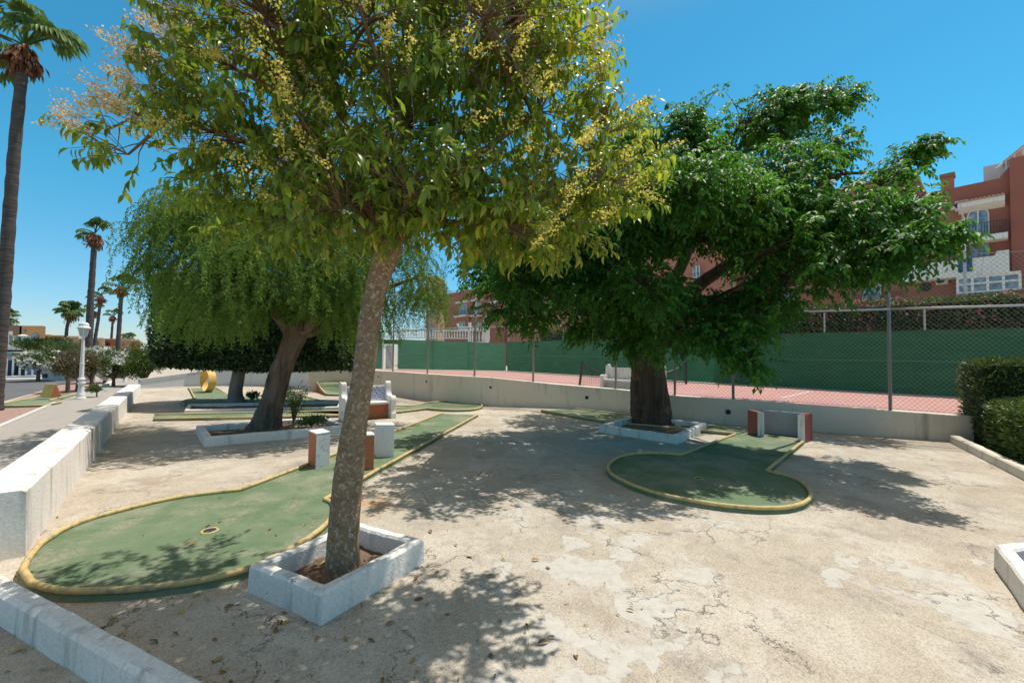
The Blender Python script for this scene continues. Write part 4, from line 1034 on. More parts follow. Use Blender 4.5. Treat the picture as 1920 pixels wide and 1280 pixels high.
# ------------------------------------------------------------------ vegetation
T_DIA = (np.array([(0,0,0),(.45,-.5,.12),(.45,.5,.12),(1,0,-.05)]), [(0,1,3),(0,3,2)])
T_FLAT = (np.array([(0,-.5,0),(0,.5,0),(1,.35,-.1),(1,-.35,-.1)]), [(0,3,2,1)])
def lance():
    v = [(0,0,0)]
    for u, wd, c in ((.22,.40,.0),(.5,.5,-.05),(.78,.33,-.17)):
        v += [(u,-wd,c+.16*wd),(u,0,c),(u,wd,c+.16*wd)]
    v += [(1,0,-.36)]
    f = [(0,1,2),(0,2,3),(1,4,5,2),(2,5,6,3),(4,7,8,5),(5,8,9,6),(7,10,8),(8,10,9)]
    return np.array(v), f
T_LANCE = lance()
T_OCT = (np.array([(0,-.5,0),(.5,0,-.5),(.5,0,.5),(1,.5,0)]), [(0,1,2),(0,3,1),(1,3,2),(0,2,3)])
def unit(a): return a/np.maximum(1e-9, np.linalg.norm(a, axis=-1, keepdims=True))
def leaves(name, P, D, Nn, Ln, Wd, tpl, mat, parent, rnd=None):
    tv, tf = tpl; n = len(P); D = unit(D); Nn = unit(Nn-D*(Nn*D).sum(1,keepdims=True)); B = np.cross(Nn, D)
    Ln = np.broadcast_to(Ln, n)[:,None,None]; Wd = np.broadcast_to(Wd, n)[:,None,None]
    V = P[:,None,:]+D[:,None,:]*tv[None,:,0:1]*Ln+B[:,None,:]*tv[None,:,1:2]*Wd+Nn[:,None,:]*tv[None,:,2:3]*Ln
    V = V.reshape(-1,3); k = len(tv)
    Mi = np.array(MW[parent.name].inverted()) if parent is not None else np.eye(4)
    V = V@Mi[:3,:3].T+Mi[:3,3]
    loops = np.concatenate([np.array(f) for f in tf]); ll = len(loops); nf = len(tf)
    L_ = (loops[None,:]+(np.arange(n)*k)[:,None]).reshape(-1)
    sizes = np.array([len(f) for f in tf]); tot = np.tile(sizes, n); starts = np.concatenate([[0], np.cumsum(tot)[:-1]])
    me = bpy.data.meshes.new(name); me.vertices.add(len(V)); me.vertices.foreach_set('co', V.astype(np.float32).ravel())
    me.loops.add(len(L_)); me.loops.foreach_set('vertex_index', L_.astype(np.int32))
    me.polygons.add(n*nf); me.polygons.foreach_set('loop_start', starts.astype(np.int32)); me.polygons.foreach_set('loop_total', tot.astype(np.int32))
    if rnd is None: rnd = RNG.random(n)
    at = me.attributes.new('rnd', 'FLOAT', 'FACE'); at.data.foreach_set('value', np.repeat(rnd, nf).astype(np.float32))
    me.materials.append(mat); me.update(calc_edges=True)
    o = bpy.data.objects.new(name, me); C.objects.link(o)
    if parent is not None: o.parent = parent; MW[o.name] = MW[parent.name]
    return o
def pnoise(P, s, seed=0):
    a = P*s+seed*1.37
    return (np.sin(a[:,0]*1.7+1.3*np.sin(a[:,1]*1.1+seed))*np.sin(a[:,1]*1.9+1.1*np.sin(a[:,2]*1.3))+np.sin(a[:,2]*2.1+a[:,0]*.7+seed)*.6+.4*np.sin(a[:,0]*4.1+a[:,2]*3.3)*np.sin(a[:,1]*3.7))
def in_clumps(clumps, n, shell=.5, gap=None, gs=2.0, seed=0):
    # clumps: (x,y,z,rx,ry,rz); points weighted by volume, biased outwards
    cl = np.array(clumps, float); wgt = cl[:,3]*cl[:,4]*cl[:,5]; wgt = wgt**.72; wgt /= wgt.sum()
    out = []; got = 0
    while got < n:
        k = RNG.choice(len(cl), n, p=wgt); d = unit(RNG.normal(size=(n,3))); r = RNG.random(n)**shell
        p = cl[k,:3]+d*r[:,None]*cl[k,3:6]
        if gap is not None: 
            m = pnoise(p, gs, seed) > gap; p = p[m]; d = d[m]
        out.append(np.hstack([p,d])); got += len(p)
    a = np.vstack(out)[:n]; return a[:,:3], a[:,3:]
def bark_tube(pts, rads, n=20, sub=8, ridge=.0, nr=7, lump=.0, twist=.0, seed=0, flare=0):
    P = smooth_path([(*p, r) for p, r in zip(pts, rads)], sub)
    b = MB(); ph = [random.random()*6.28 for _ in range(6)]
    def jit(i, k, nn):
        a = 2*math.pi*k/nn+twist*i/len(P)
        v = 1+ridge*(math.sin(nr*a+ph[0]+.8*math.sin(i*.35+ph[1]))*.6+.4*abs(math.sin((nr*1.7)*a*.5+ph[2]+i*.07)))+lump*(math.sin(2*a+i*.25+ph[3])*.5+math.sin(3*a-i*.18+ph[4])*.5)
        if flare and i < len(P)*.25: v += flare*(1-i/(len(P)*.25))**2*(.7+.5*math.sin(5*a+ph[5]))
        return v+random.uniform(-.25,.25)*lump
    b.tube([p[:3] for p in P], [float(p[3]) for p in P], n, jitter=jit); return b
def limb_paths(fork, targets, bend=.25, r0=.08, r1=.015, sag=0):
    out = []
    for t_ in targets:
        f = Vector(fork); t_ = Vector(t_); d = t_-f; L_ = d.length
        m1 = f+d*.35+Vector((random.uniform(-1,1),random.uniform(-1,1),random.uniform(.0,1)))*bend*L_*.35+Vector((0,0,.12*L_))
        m2 = f+d*.7+Vector((random.uniform(-1,1),random.uniform(-1,1),random.uniform(-.3,.6)))*bend*L_*.3+Vector((0,0,.05*L_-sag))
        pts = [Vector([float(c) for c in q]) for q in smooth_path([tuple(f),tuple(m1),tuple(m2),tuple(t_)], 5)]
        out.append(pts)
    return out
def limbs_mesh(paths, r0, r1, n=8):
    b = MB()
    for p in paths:
        m = len(p); b.tube(p, [r0+(r1-r0)*(i/(m-1))**.8 for i in range(m)], n)
    return b
def twigs_mesh(b, bases, tips, r=.006):
    for a, c in zip(bases, tips):
        a = Vector(a); c = Vector(c); m = (a+c)/2+Vector((random.uniform(-.04,.04),)*3)+Vector((0,0,.05*(c-a).length))
        b.tube([a,m,c], [r*1.6,r*1.2,r*.6], 3, caps=False)
def nearest(paths, P):
    Q = np.array([tuple(p) for path in paths for p in path[3:]])
    idx = np.empty(len(P), int)
    for i in range(0, len(P), 500):
        d = ((P[i:i+500,None,:]-Q[None])**2).sum(2); idx[i:i+500] = d.argmin(1)
    return Q[idx]
GR = lambda *s: list(s)
M_lf1 = leafmat('glossy privet leaf', [(0,(.045,.09,.016)),(.35,(.10,.18,.022)),(.62,(.25,.31,.03)),(.86,(.55,.52,.05)),(1,(.62,.42,.05))], .38, .42, (.50,.66,.05), .5)
M_pan = leafmat('yellow flower panicle', [(0,(.50,.46,.07)),(.5,(.70,.63,.12)),(.8,(.68,.52,.20)),(1,(.62,.33,.14))], .7, .5, (.8,.72,.13), .2)
M_pan2 = leafmat('tan flower panicle', [(0,(.62,.48,.26)),(.4,(.74,.58,.34)),(.7,(.46,.26,.20)),(.85,(.66,.60,.2)),(1,(.5,.3,.2))], .7, .5, (.8,.66,.32), .2)
M_lf2 = leafmat('feathery pepper tree leaf', [(0,(.055,.125,.03)),(.5,(.115,.215,.04)),(1,(.24,.34,.07))], .5, .42, (.38,.58,.06), .3)
M_lf3 = leafmat('dark drooping compound leaf', [(0,(.014,.06,.012)),(.5,(.035,.13,.02)),(.85,(.10,.24,.03)),(1,(.24,.40,.05))], .5, .36, (.22,.55,.04), .3)
M_lf4 = leafmat('dark ficus leaf', [(0,(.015,.035,.012)),(.6,(.03,.065,.018)),(1,(.07,.12,.03))], .4, .15, (.12,.2,.02), .5)
M_lf5 = leafmat('clipped pittosporum leaf', [(0,(.03,.065,.015)),(.6,(.07,.125,.025)),(1,(.19,.24,.055))], .4, .25, (.2,.3,.03), .5)
M_lf6 = leafmat('oleander leaf', [(0,(.05,.09,.03)),(.6,(.10,.15,.05)),(1,(.18,.22,.09))], .5, .25, (.2,.3,.05), .3)
M_lf7 = leafmat('dry shrub leaf', [(0,(.12,.10,.06)),(.6,(.20,.17,.10)),(1,(.28,.24,.14))], .7, .2, (.3,.25,.1), .2)
M_wfl = leafmat('white blossom', [(0,(.62,.62,.52)),(1,(.82,.80,.72))], .7, .2, (.7,.7,.6), .2)
M_pfl = leafmat('pink blossom', [(0,(.45,.10,.14)),(.6,(.62,.20,.24)),(1,(.70,.36,.34))], .7, .25, (.7,.25,.25), .2)
M_frond = leafmat('palm frond', [(0,(.05,.11,.03)),(.6,(.10,.19,.05)),(1,(.22,.28,.09))], .5, .3, (.25,.4,.05), .35)
M_dryfr = leafmat('dry palm skirt', [(0,(.16,.08,.05)),(.6,(.28,.13,.07)),(1,(.42,.22,.11))], .8, .1, (.3,.15,.05), .1)
M_litter = leafmat('fallen dry leaf', [(0,(.12,.065,.03)),(.5,(.28,.16,.06)),(1,(.50,.36,.10))], .7, .1, (.4,.3,.05), .2)

# --- foreground privet tree
def near_tree():
    Y0 = 3.24
    t = thing('flowering_tree', 'near tree with mottled slanting trunk and glossy leaves with yellow flower sprays', 'tree', G(638,1078))
    cl = [(640,1105),(641,1075),(645,1000),(653,900),(664,800),(681,700),(694,600),(711,520),(731,455)]
    rr = [.150,.128,.116,.106,.092,.084,.078,.084,.108]
    pts = [W(x,y,Y0) for x, y in cl]; pts[0].z = -.02
    bark_tube(pts, rr, 32, 9, .03, 5, .07, flare=.42).build('trunk', M_bark1, t, smooth=True)
    fork = W(733,450,Y0)-Vector((0,0,.06))
    # crown clumps given in world metres round the fork (x,y,z,r...)
    cx, cy, cz = -1.0, 3.05, 4.15
    clumps = []
    def c_(px, py, Y, r, rz=None): p = W(px,py,Y); clumps.append((p.x,p.y,p.z,r,r,rz or r*.8))
    for q in [(360,235,3.0,.50,.34),(270,268,3.2,.32,.18),(440,130,3.0,.55,.5),(520,300,3.1,.62,.42),(620,160,3.2,.75,.48),(760,240,3.0,.7,.42),
              (900,160,3.2,.7,.45),(1010,210,3.3,.62,.5),(1000,360,3.4,.55,.32),(1120,330,3.5,.52,.36),(560,400,3.2,.40,.20),(640,390,2.7,.42,.20),(760,350,2.6,.42,.20),(850,395,2.9,.38,.18),(950,420,3.0,.40,.2),(1070,425,3.4,.36,.18),(480,420,3.5,.36,.18),(690,400,3.6,.4,.18),(1150,340,3.2,.26,.24),(1130,240,3.4,.28,.24),(840,440,3.4,.25,.12),(600,440,3.6,.3,.12),(880,350,3.0,.52,.28),(640,360,3.3,.6,.25),
              (470,360,3.5,.45,.22),(510,40,2.9,.55,.38),(700,20,3.0,.7,.42),(880,20,3.2,.6,.36),(400,60,3.4,.36,.35),(1095,400,3.7,.3,.16),
              (960,50,3.4,.55,.5),(290,180,3.6,.28,.20),(1140,280,3.8,.28,.22),(240,290,3.0,.22,.12),(210,240,3.2,.14,.09)]: c_(*q)
    # upper and rear crown above the frame
    clumps += [(-.7,3.2,4.5,.8,.8,.3),(-1.4,3.6,4.3,.5,.5,.3),(0,3.8,4.5,.9,.8,.5),(-1.2,4.1,3.9,1.0,.5,.4),(-1.0,2.2,4.2,.9,.5,.5),(-.2,2.6,3.9,.6,.6,.45),(-1.6,2.6,3.9,.5,.5,.4)]
    tg = [Vector(c[:3]) for c in clumps]
    prim = [tg[i] for i in (2,3,4,5,7,8,9,0,13,14,21,22,23)]
    paths = limb_paths(fork, prim, .22)
    limbs_mesh(paths, .043, .012, 8).build('limb', M_bark1b, t, smooth=True)
    P, Dr = in_clumps([(c[0],c[1],c[2],c[3],c[4],c[5]*.85) for c in clumps], 2300, .42, .0, 4.4, 3)
    low = []
    for q in [(620,400,2.8,.26),(700,385,2.9,.26),(790,405,2.9,.26),(880,425,3.0,.26),(1000,450,3.2,.26),(540,420,3.3,.3),(1070,440,3.4,.26),(450,375,3.3,.3),(640,445,3.6,.3),(830,350,2.8,.3),(580,340,2.9,.3),(680,300,2.8,.3),(500,280,2.9,.3),(900,300,2.9,.3),(760,200,2.8,.3),(600,130,2.8,.3),(400,200,3.0,.3),(1060,230,3.2,.28)]:
        w_ = W(*q[:3]); p_, d_ = in_clumps([(w_.x,w_.y,w_.z,q[3],q[3],q[3]*.6)], 24, .6); P = np.vstack([P,p_]); Dr = np.vstack([Dr,d_])
    # keep clear of the lens
    keep = (P[:,1] > 1.45) & (P[:,2] > 2.35); P, Dr = P[keep], Dr[keep]
    sec = []
    for c in tg:
        near = nearest(paths, np.array([tuple(c)]))[0]
        sec += limb_paths(near, [c], .3)
    base_ = nearest(sec+paths, P)
    b = limbs_mesh(sec, .018, .007, 6)
    v = P-base_; ln = np.linalg.norm(v,axis=1)
    ok = ln < .75
    m = np.where(ok)[0]; m = m[RNG.random(len(m)) < .6]
    twigs_mesh(b, base_[m], P[m], .0038)
    # leafy shoots
    sd_ = unit(unit(v)*.8+Dr*.5+np.array([0,0,.25])+RNG.normal(size=P.shape)*.3); SL = RNG.uniform(.12,.3,len(P))
    m = RNG.random(len(P)) < .8
    twigs_mesh(b, P[m], (P+sd_*SL[:,None])[m], .0026)
    stems = b
    K = 11; LP, LD, LN, LL, RN = [], [], [], [], []
    tone = pnoise(P, 1.6, 9)*.10
    for k in range(K):
        u = (k+.5)/K; p = P+sd_*(SL*u)[:,None]
        side = unit(np.cross(sd_, RNG.normal(size=P.shape)))
        d = sd_*.45+side*.8+np.array([0,0,-.75])+RNG.normal(size=P.shape)*.25
        LP.append(p); LD.append(d); LN.append(side*.35+np.array([0,0,1])*.6+sd_*.5+RNG.normal(size=P.shape)*.3)
        LL.append(RNG.uniform(.052,.100,len(P))); RN.append(np.clip(RNG.beta(2,2.6,len(P))*.84+tone+np.clip((P[:,0]+.3)*.3,0,.3)+(RNG.random(len(P)) < .03)*.4,0,1))
    LP, LD, LN, LL, RN = map(np.concatenate, (LP,LD,LN,LL,RN))
    leaves('foliage', LP, LD, LN, LL, LL*.36, T_LANCE, M_lf1, t, RN)
    # flower panicles
    def pan(name, mat, C_, n, size):
        PP, DD, SS = [], [], []
        for c in C_:
            c = np.array(c); ax = unit(np.array([[c[0]-cx, (c[1]-cy), .45+random.random()*.5]]))[0]; ax = unit((ax+RNG.normal(size=3)*.35)[None])[0]
            L_ = size*random.uniform(.7,1.25); nb = 12
            for j in range(nb):
                u = j/nb; q = c+ax*L_*u
                sd2 = unit(RNG.normal(size=(1,3)))[0]; sd2 = unit((sd2+ax*.6)[None])[0]; bl = L_*.42*(1-u*.8)
                kk = max(3, int(n*(1-u*.7)/nb*1.4)); tt = RNG.random(kk)
                PP.append(q+sd2*(tt*bl)[:,None]+RNG.normal(size=(kk,3))*.009); DD.append(RNG.normal(size=(kk,3))); SS.append(RNG.uniform(.011,.020,kk))
        PP, DD, SS = map(np.concatenate, (PP,DD,SS))
        leaves(name, PP, DD, RNG.normal(size=PP.shape)+np.array([0,0,.8]), SS*1.0, SS*.72, T_DIA, mat, t)
    def at(px, py, Y): return tuple(W(px,py,Y))
    yel = []; tan = []
    for (px,py,dx,dy,n) in ((560,215,60,50,12),(450,120,60,50,9),(330,250,90,30,9),(1030,180,60,60,9),(1060,330,60,60,12),(1010,440,80,30,7),(560,330,120,30,9),(700,80,200,50,12),(900,250,120,90,8),(480,210,60,50,8),(1120,240,60,60,6),(500,20,120,30,8),(960,60,70,60,8),(1190,330,40,60,6)):
        for _ in range(max(2,int(n*.62))): yel.append(at(px+random.gauss(0,dx*.6), py+random.gauss(0,dy*.6), random.uniform(2.0,2.75)))
    for (px,py,dx,dy,n) in ((290,120,30,30,10),(320,70,25,25,8),(240,190,40,30,8),(215,215,45,20,11),(150,240,28,14,10),(140,212,18,8,5),(265,105,30,30,9),(240,145,40,25,9),(330,45,30,30,8),(560,60,60,40,6),(1110,85,30,50,8),(600,160,60,40,5),(760,30,60,30,4),(200,180,30,20,5)):
        for _ in range(max(2,int(n*.75))): tan.append(at(px+random.gauss(0,dx*.6), py+random.gauss(0,dy*.6), random.uniform(2.5,3.1)))
    pan('flower_sprays', M_pan, yel, 85, .19); pan('flower_sprays', M_pan2, tan, 95, .20)
    # stems carrying the outer sprays
    Q = np.array(yel+tan); nb = nearest(sec+paths, Q)
    twigs_mesh(stems, nb, Q, .0022); stems.build('twigs', M_twig, t)
near_tree()

# --- leaning pepper tree
def pepper():
    Y0 = 9.35
    t = thing('pepper_tree', 'leaning pepper tree with furrowed trunk and hanging feathery light green foliage', 'tree', G(497,806))
    pts = [W(x,y,Y0) for x, y in ((494,818),(499,795),(505,770),(515,735),(524,705),(538,670),(552,635),(556,612))]
    pts[0].z = -.03
    bark_tube(pts, [.33,.29,.245,.22,.205,.20,.215,.24], 40, 9, .12, 9, .09, 1.2, flare=.14).build('trunk', M_bark2, t, smooth=True)
    f1 = pts[-1]-Vector((.1,0,.12)); 
    b = MB()
    L1 = [W(545,618,Y0), W(522,590,Y0-.2), W(505,555,Y0-.4), W(470,500,Y0-.6), W(420,460,Y0-.8)]
    L2 = [W(560,622,Y0), W(590,600,Y0-.1), W(600,560,Y0-.1), W(625,500,Y0-.2), W(700,455,Y0-.2)]
    L3 = [W(565,628,Y0), W(600,618,Y0+.2), W(640,585,Y0+.5), W(690,555,Y0+.8), W(780,520,Y0+1)]
    L4 = [W(552,616,Y0), W(560,570,Y0+.3), W(545,500,Y0+.6), W(560,440,Y0+.8), W(600,400,Y0+.9)]
    Ls = []
    for L_, r in ((L1,.17),(L2,.15),(L3,.10),(L4,.13)):
        P_ = [Vector([float(c) for c in q]) for q in smooth_path([tuple(q) for q in L_], 6)]; Ls.append(P_)
        m = len(P_); o = MB(); o.tube(P_, [r+(.04-r)*(i/(m-1)) for i in range(m)], 14, jitter=lambda i,k,n: 1+random.uniform(-.07,.07)); o.build('limb', M_bark2, t, smooth=True)
    cl = []
    def c_(px, py, Y, r, rz): p = W(px,py,Y); cl.append((p.x,p.y,p.z,r,r,rz))
    for q in [(350,420,8.8,.9,.5),(420,400,8.6,1.2,.6),(370,500,9.0,1.0,.45),(480,470,8.2,1.2,.55),(560,420,8.8,1.2,.6),(620,500,8.8,1.1,.6),(700,460,9.0,1.0,.6),(420,540,8.6,1.2,.35),
              (320,480,9.6,.62,.4),(540,390,10,1.5,.5),(760,470,9.6,.85,.55),(790,540,10.4,.7,.4),(640,560,9.2,.9,.4),(400,380,10,1.1,.4),(700,560,9.6,.7,.35),(490,370,9,1.2,.4),(400,470,8.0,.9,.4),(310,440,8.6,.6,.35),(330,395,8.6,.6,.3),(600,580,8.9,.7,.25),(450,560,8.2,1.0,.25),(550,540,8.2,.9,.3),(370,560,8.8,.8,.25),(660,600,9.6,.6,.25)]: c_(*q)
    tg = [Vector(c[:3]) for c in cl]
    sec = []
    for c in tg:
        nr_ = nearest(Ls, np.array([tuple(c)]))[0]; sec += limb_paths(nr_, [c+Vector((random.uniform(-.4,.4),random.uniform(-.4,.4),.2))], .3)
    b = limbs_mesh(sec, .05, .012, 6)
    ns = 3200; P, Dr = in_clumps(cl, ns, .5, -.4, 1.7, 5)
    B0 = nearest(sec+Ls, P); d = np.linalg.norm(P-B0,axis=1); m = np.where(d < 1.3)[0]; m = m[RNG.random(len(m)) < .4]
    twigs_mesh(b, B0[m], P[m], .006)
    b.build('twigs', M_twig, t)
    # hanging strands
    ln = RNG.uniform(.35,1.1,ns); lowest = 1.62+.45*np.abs(pnoise(P,.9,2))+np.where((P[:,0]/P[:,1] > -.62) & (P[:,0]/P[:,1] < -.44), .75, 0)
    ln = np.clip(ln, .25, np.maximum(.25, P[:,2]-lowest))
    out = unit(Dr*np.array([1,1,0])+1e-3)
    K = 26; LP, LD, LN, RN = [], [], [], []
    rs = RNG.random(ns)
    for k in range(K):
        u = (k+RNG.random(ns))/K
        p = P+out*(.30*(1-(1-u)**2))[:,None]*np.array([1,1,1])+np.stack([.05*np.sin(7*u+rs*20),.05*np.cos(6*u+rs*30),.06*np.sin(u*3.1)-ln*u**1.15],1)
        for sg in (-1,1):
            sdv = unit(np.cross(out, np.array([0,0,1.0]))+RNG.normal(size=P.shape)*.5)*sg
            LP.append(p); LD.append(sdv*.75+np.array([0,0,-.75])+RNG.normal(size=P.shape)*.25); LN.append(out+RNG.normal(size=P.shape)*.5); RN.append(np.clip(rs*.6+RNG.random(ns)*.4+pnoise(P,.8,4)*.12,0,1))
    LP, LD, LN, RN = map(np.concatenate, (LP,LD,LN,RN))
    n = len(LP); leaves('foliage', LP, LD, LN, RNG.uniform(.055,.09,n), RNG.uniform(.014,.021,n), T_DIA, M_lf2, t, RN)
pepper()

# --- big dark green tree by the court
def big_tree():
    Y0 = 10.8
    t = thing('shade_tree', 'large dark green tree with very thick ridged trunk beside the court wall', 'tree', G(1222,796))
    pts = [W(x,y,Y0) for x, y in ((1222,815),(1221,790),(1220,760),(1217,720),(1214,685),(1212,650),(1216,615))]; pts[0].z = -.03
    bark_tube(pts, [.54,.50,.455,.425,.40,.41,.43], 44, 8, .11, 9, .06, .6, flare=.10).build('trunk', M_bark3, t, smooth=True)
    Lr = [([(1200,660),(1180,625),(1165,590),(1120,540),(1040,500),(960,500)],.20,(0,-.1,-.2,-.5,-.8,-1.2)),
          ([(1215,650),(1210,600),(1200,540),(1190,460),(1160,380)],.24,(0,0,.2,.5,.8)),
          ([(1230,650),(1260,600),(1300,545),(1360,500),(1440,450),(1500,380)],.24,(0,-.2,-.4,-.8,-1.0,-1.2)),
          ([(1235,650),(1290,600),(1380,560),(1470,530),(1560,500),(1660,470)],.18,(0,-.4,-.9,-1.4,-1.8,-2)),
          ([(1225,640),(1250,560),(1290,470),(1330,380),(1380,300)],.22,(0,.2,.4,.3,.2)),
          ([(1215,650),(1180,600),(1130,560),(1060,560)],.14,(0,.4,1.0,1.6))]
    Ls = []
    for L_, r, dy in Lr:
        P_ = [Vector([float(c) for c in q]) for q in smooth_path([tuple(W(x,y,Y0+d*1.9)) for (x,y), d in zip(L_,dy)], 6)]; Ls.append(P_)
        m = len(P_); o = MB(); o.tube(P_, [r+(.05-r)*(i/(m-1)) for i in range(m)], 14, jitter=lambda i,k,n: 1+random.uniform(-.06,.06)); o.build('limb', M_bark3, t, smooth=True)
    cl = []
    def c_(px, py, Y, r, rz=None):
        Yn = 10.8-(10.8-Y)*2.05 if Y < 10.8 else Y
        k = Yn/Y*.93; p = W(px,py,Yn); cl.append((p.x,p.y,p.z,r*k,r*k*1.15,(rz or r*.75)*k))
    for q in [(960,480,9.8,.9,.55),(920,540,10.0,.62,.4),(1040,480,9.4,1.0,.7),(1010,570,10.2,.7,.45),(1120,430,9.5,1.1,.9),(1150,560,9.6,.9,.6),(1240,285,10.5,1.2,1.0),(1240,420,9.2,1.1,.9),
              (1330,258,10.3,1.1,1.0),(1290,240,10.2,.5,.4),(1400,228,10,.5,.4),(1585,182,9.9,.30,.25),(1340,400,9.0,1.2,.9),(1340,570,9.4,.7,.35),(1440,230,10,.9,.8),(1450,340,9.3,1.2,.8),(1440,470,8.8,1.1,.7),(1440,560,9.0,.8,.5),(1530,195,9.9,.6,.5),(1480,200,9.9,.55,.5),
              (1540,290,9.6,.7,.7),(1560,400,8.8,.95,.6),(1560,500,8.6,.9,.5),(1650,350,9.0,.65,.45),(1660,420,8.6,.8,.5),(1660,490,8.4,.65,.35),(1715,385,8.6,.42,.3),(1700,455,8.3,.42,.25),(1690,310,9.4,.55,.35),
              (1340,620,9.0,.70,.45),(1380,650,9.0,.5,.45),(1300,640,9.4,.5,.4),(1215,640,9.9,.45,.40),(1190,600,9.7,.5,.4),(1470,540,8.9,.7,.4),(1090,590,10,.5,.3),(1250,560,9.3,.8,.6),(1120,330,10.6,.6,.6),(1180,260,10.8,.55,.55),
              (1300,380,12,1.5,.9),(1480,440,11.8,1.5,1.0),(1120,500,12,1.3,.9),(1620,440,10.6,1.0,.6),(1720,280,9.2,.2,.13),(1745,268,9.1,.14,.08),(1755,440,8.2,.24,.13),(1785,436,8.2,.13,.07),(1400,610,8.9,.5,.35),(940,580,10,.5,.35),(980,520,9.2,.8,.5),(1060,540,9.2,.8,.5),(1100,620,10.2,.6,.3),(900,500,9.8,.5,.35),(1000,600,9.8,.55,.35),(1200,540,8.8,.9,.6),(1260,640,9.2,.6,.35),(1170,640,9.8,.4,.3),(1400,680,9.0,.42,.4),(1350,690,9.0,.42,.35),(1280,380,8.8,.8,.5)]: c_(*q)
    cl += [(2.0,7.2,4.1,1.0,1.0,.6),(3.5,7.1,4.3,1.0,1.0,.65),(5.0,7.3,4.2,1.0,1.0,.6),(.9,7.4,3.5,.8,.8,.5),(6.3,7.5,4.0,.8,.8,.5),(.35,6.2,3.9,.9,.8,.45),(1.3,6.2,4.2,.9,.8,.5),(-.1,6.9,3.6,.6,.6,.32),(2.6,6.3,4.4,.9,.8,.5),(2.8,8.3,4.8,1.1,1.1,.6),(4.6,8.6,5.0,1.1,1.1,.6)]
    small = [c for c in cl if c[3] < .3]; tg = [Vector(c[:3]) for c in cl if c[3] >= .3]; sec = []
    for c in tg:
        nr_ = nearest(Ls, np.array([tuple(c)]))[0]; sec += limb_paths(nr_, [c], .28)
    b = limbs_mesh(sec, .055, .014, 6)
    P, Dr = in_clumps(cl, 14500, .45, -.62, 1.5, 7)
    for c in small:
        q = nearest(sec, np.array([c[:3]]))[0]; lp = limb_paths(q, [Vector(c[:3])], .1); sec += lp; b.tube(lp[0], [.018-.012*i/(len(lp[0])-1) for i in range(len(lp[0]))], 5)
        p_, d_ = in_clumps([c], 26, .6); P = np.vstack([P,p_]); Dr = np.vstack([Dr,d_])
    ns = len(P)
    B0 = nearest(sec+Ls, P); d = np.linalg.norm(P-B0,axis=1); m = np.where(d < 1.2)[0]; m = m[RNG.random(len(m)) < .3]
    twigs_mesh(b, B0[m], P[m], .007); b.build('twigs', M_bark3, t)
    # compound drooping leaves
    ax = unit(Dr*np.array([1,1,.4])+RNG.normal(size=P.shape)*.6+np.array([0,0,.1])); ln = RNG.uniform(.18,.36,ns)
    K = 6; LP, LD, LN, RN = [], [], [], []; rs = RNG.random(ns)
    tone = np.clip(.22+.5*rs+pnoise(P,.9,6)*.16, 0, 1)
    for k in range(K):
        u = (k+1)/K; p = P+ax*(ln*u)[:,None]+np.stack([0*u*ln,0*ln,-.42*ln*u**2],1)
        sv = unit(np.cross(ax, np.array([0,0,1.0]))+RNG.normal(size=P.shape)*.15)
        for sg in ((-1,1) if k < K-1 else (0,)):
            LP.append(p); LD.append(sv*sg*.8+ax*.45+np.array([0,0,-.75])+RNG.normal(size=P.shape)*.15); LN.append(np.array([0,0,1.0])+ax*.5+RNG.normal(size=P.shape)*.35); RN.append(np.clip(tone+RNG.normal(size=ns)*.14,0,1))
    LP, LD, LN, RN = map(np.concatenate, (LP,LD,LN,RN)); n = len(LP)
    leaves('foliage', LP, LD, LN, RNG.uniform(.075,.125,n), RNG.uniform(.040,.060,n), T_DIA, M_lf3, t, RN)
big_tree()

# --- generic leafy masses
def mass(t, name, boxes, n, size, mat, tpl=T_DIA, aspect=.45, up=.4, mode='box', gap=None):
    PP = []; DD = []
    tot = sum((b[3]-b[0])*(b[4]-b[1])+(b[3]-b[0])*(b[5]-b[2])*2+(b[4]-b[1])*(b[5]-b[2])*2 for b in boxes)
    for b in boxes:
        x0,y0,z0,x1,y1,z1 = b; k = int(n*((x1-x0)*(y1-y0)+(x1-x0)*(z1-z0)*2+(y1-y0)*(z1-z0)*2)/tot)
        u = RNG.random((k,3)); c = np.array([(x0+x1)/2,(y0+y1)/2,(z0+z1)/2]); h = np.array([(x1-x0)/2,(y1-y0)/2,(z1-z0)/2])
        d = RNG.uniform(-1,1,(k,3)); area = np.array([h[1]*h[2],h[0]*h[2],h[0]*h[1]]); ax = RNG.choice(3, k, p=area/area.sum())
        sg = np.sign(d[np.arange(k),ax]); d[np.arange(k),ax] = sg*(1-RNG.random(k)**2*.35)
        d = d*(1-.14*(np.abs(d)**6).sum(1,keepdims=True)/3)
        p = c+d*h; nrm_ = np.zeros((k,3)); nrm_[np.arange(k),ax] = sg
        p += nrm_*(pnoise(p,2.2,3)[:,None]*.05)
        PP.append(p); DD.append(nrm_)
    P = np.vstack(PP); D = np.vstack(DD)
    if gap is not None: m = pnoise(P,2.5,1) > gap; P, D = P[m], D[m]
    n = len(P); leaves(name, P, D*.8+RNG.normal(size=P.shape)*.6+np.array([0,0,up]), D+RNG.normal(size=P.shape)*.5+np.array([0,0,.5]), RNG.uniform(.7,1.3,n)*size, RNG.uniform(.7,1.2,n)*size*aspect, tpl, mat, t)
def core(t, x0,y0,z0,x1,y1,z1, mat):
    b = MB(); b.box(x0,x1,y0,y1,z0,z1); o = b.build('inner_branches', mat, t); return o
M_core = vary('dense inner leaves', (.012,.022,.008), (.02,.034,.012), 12, .95, 40, .8, .03)
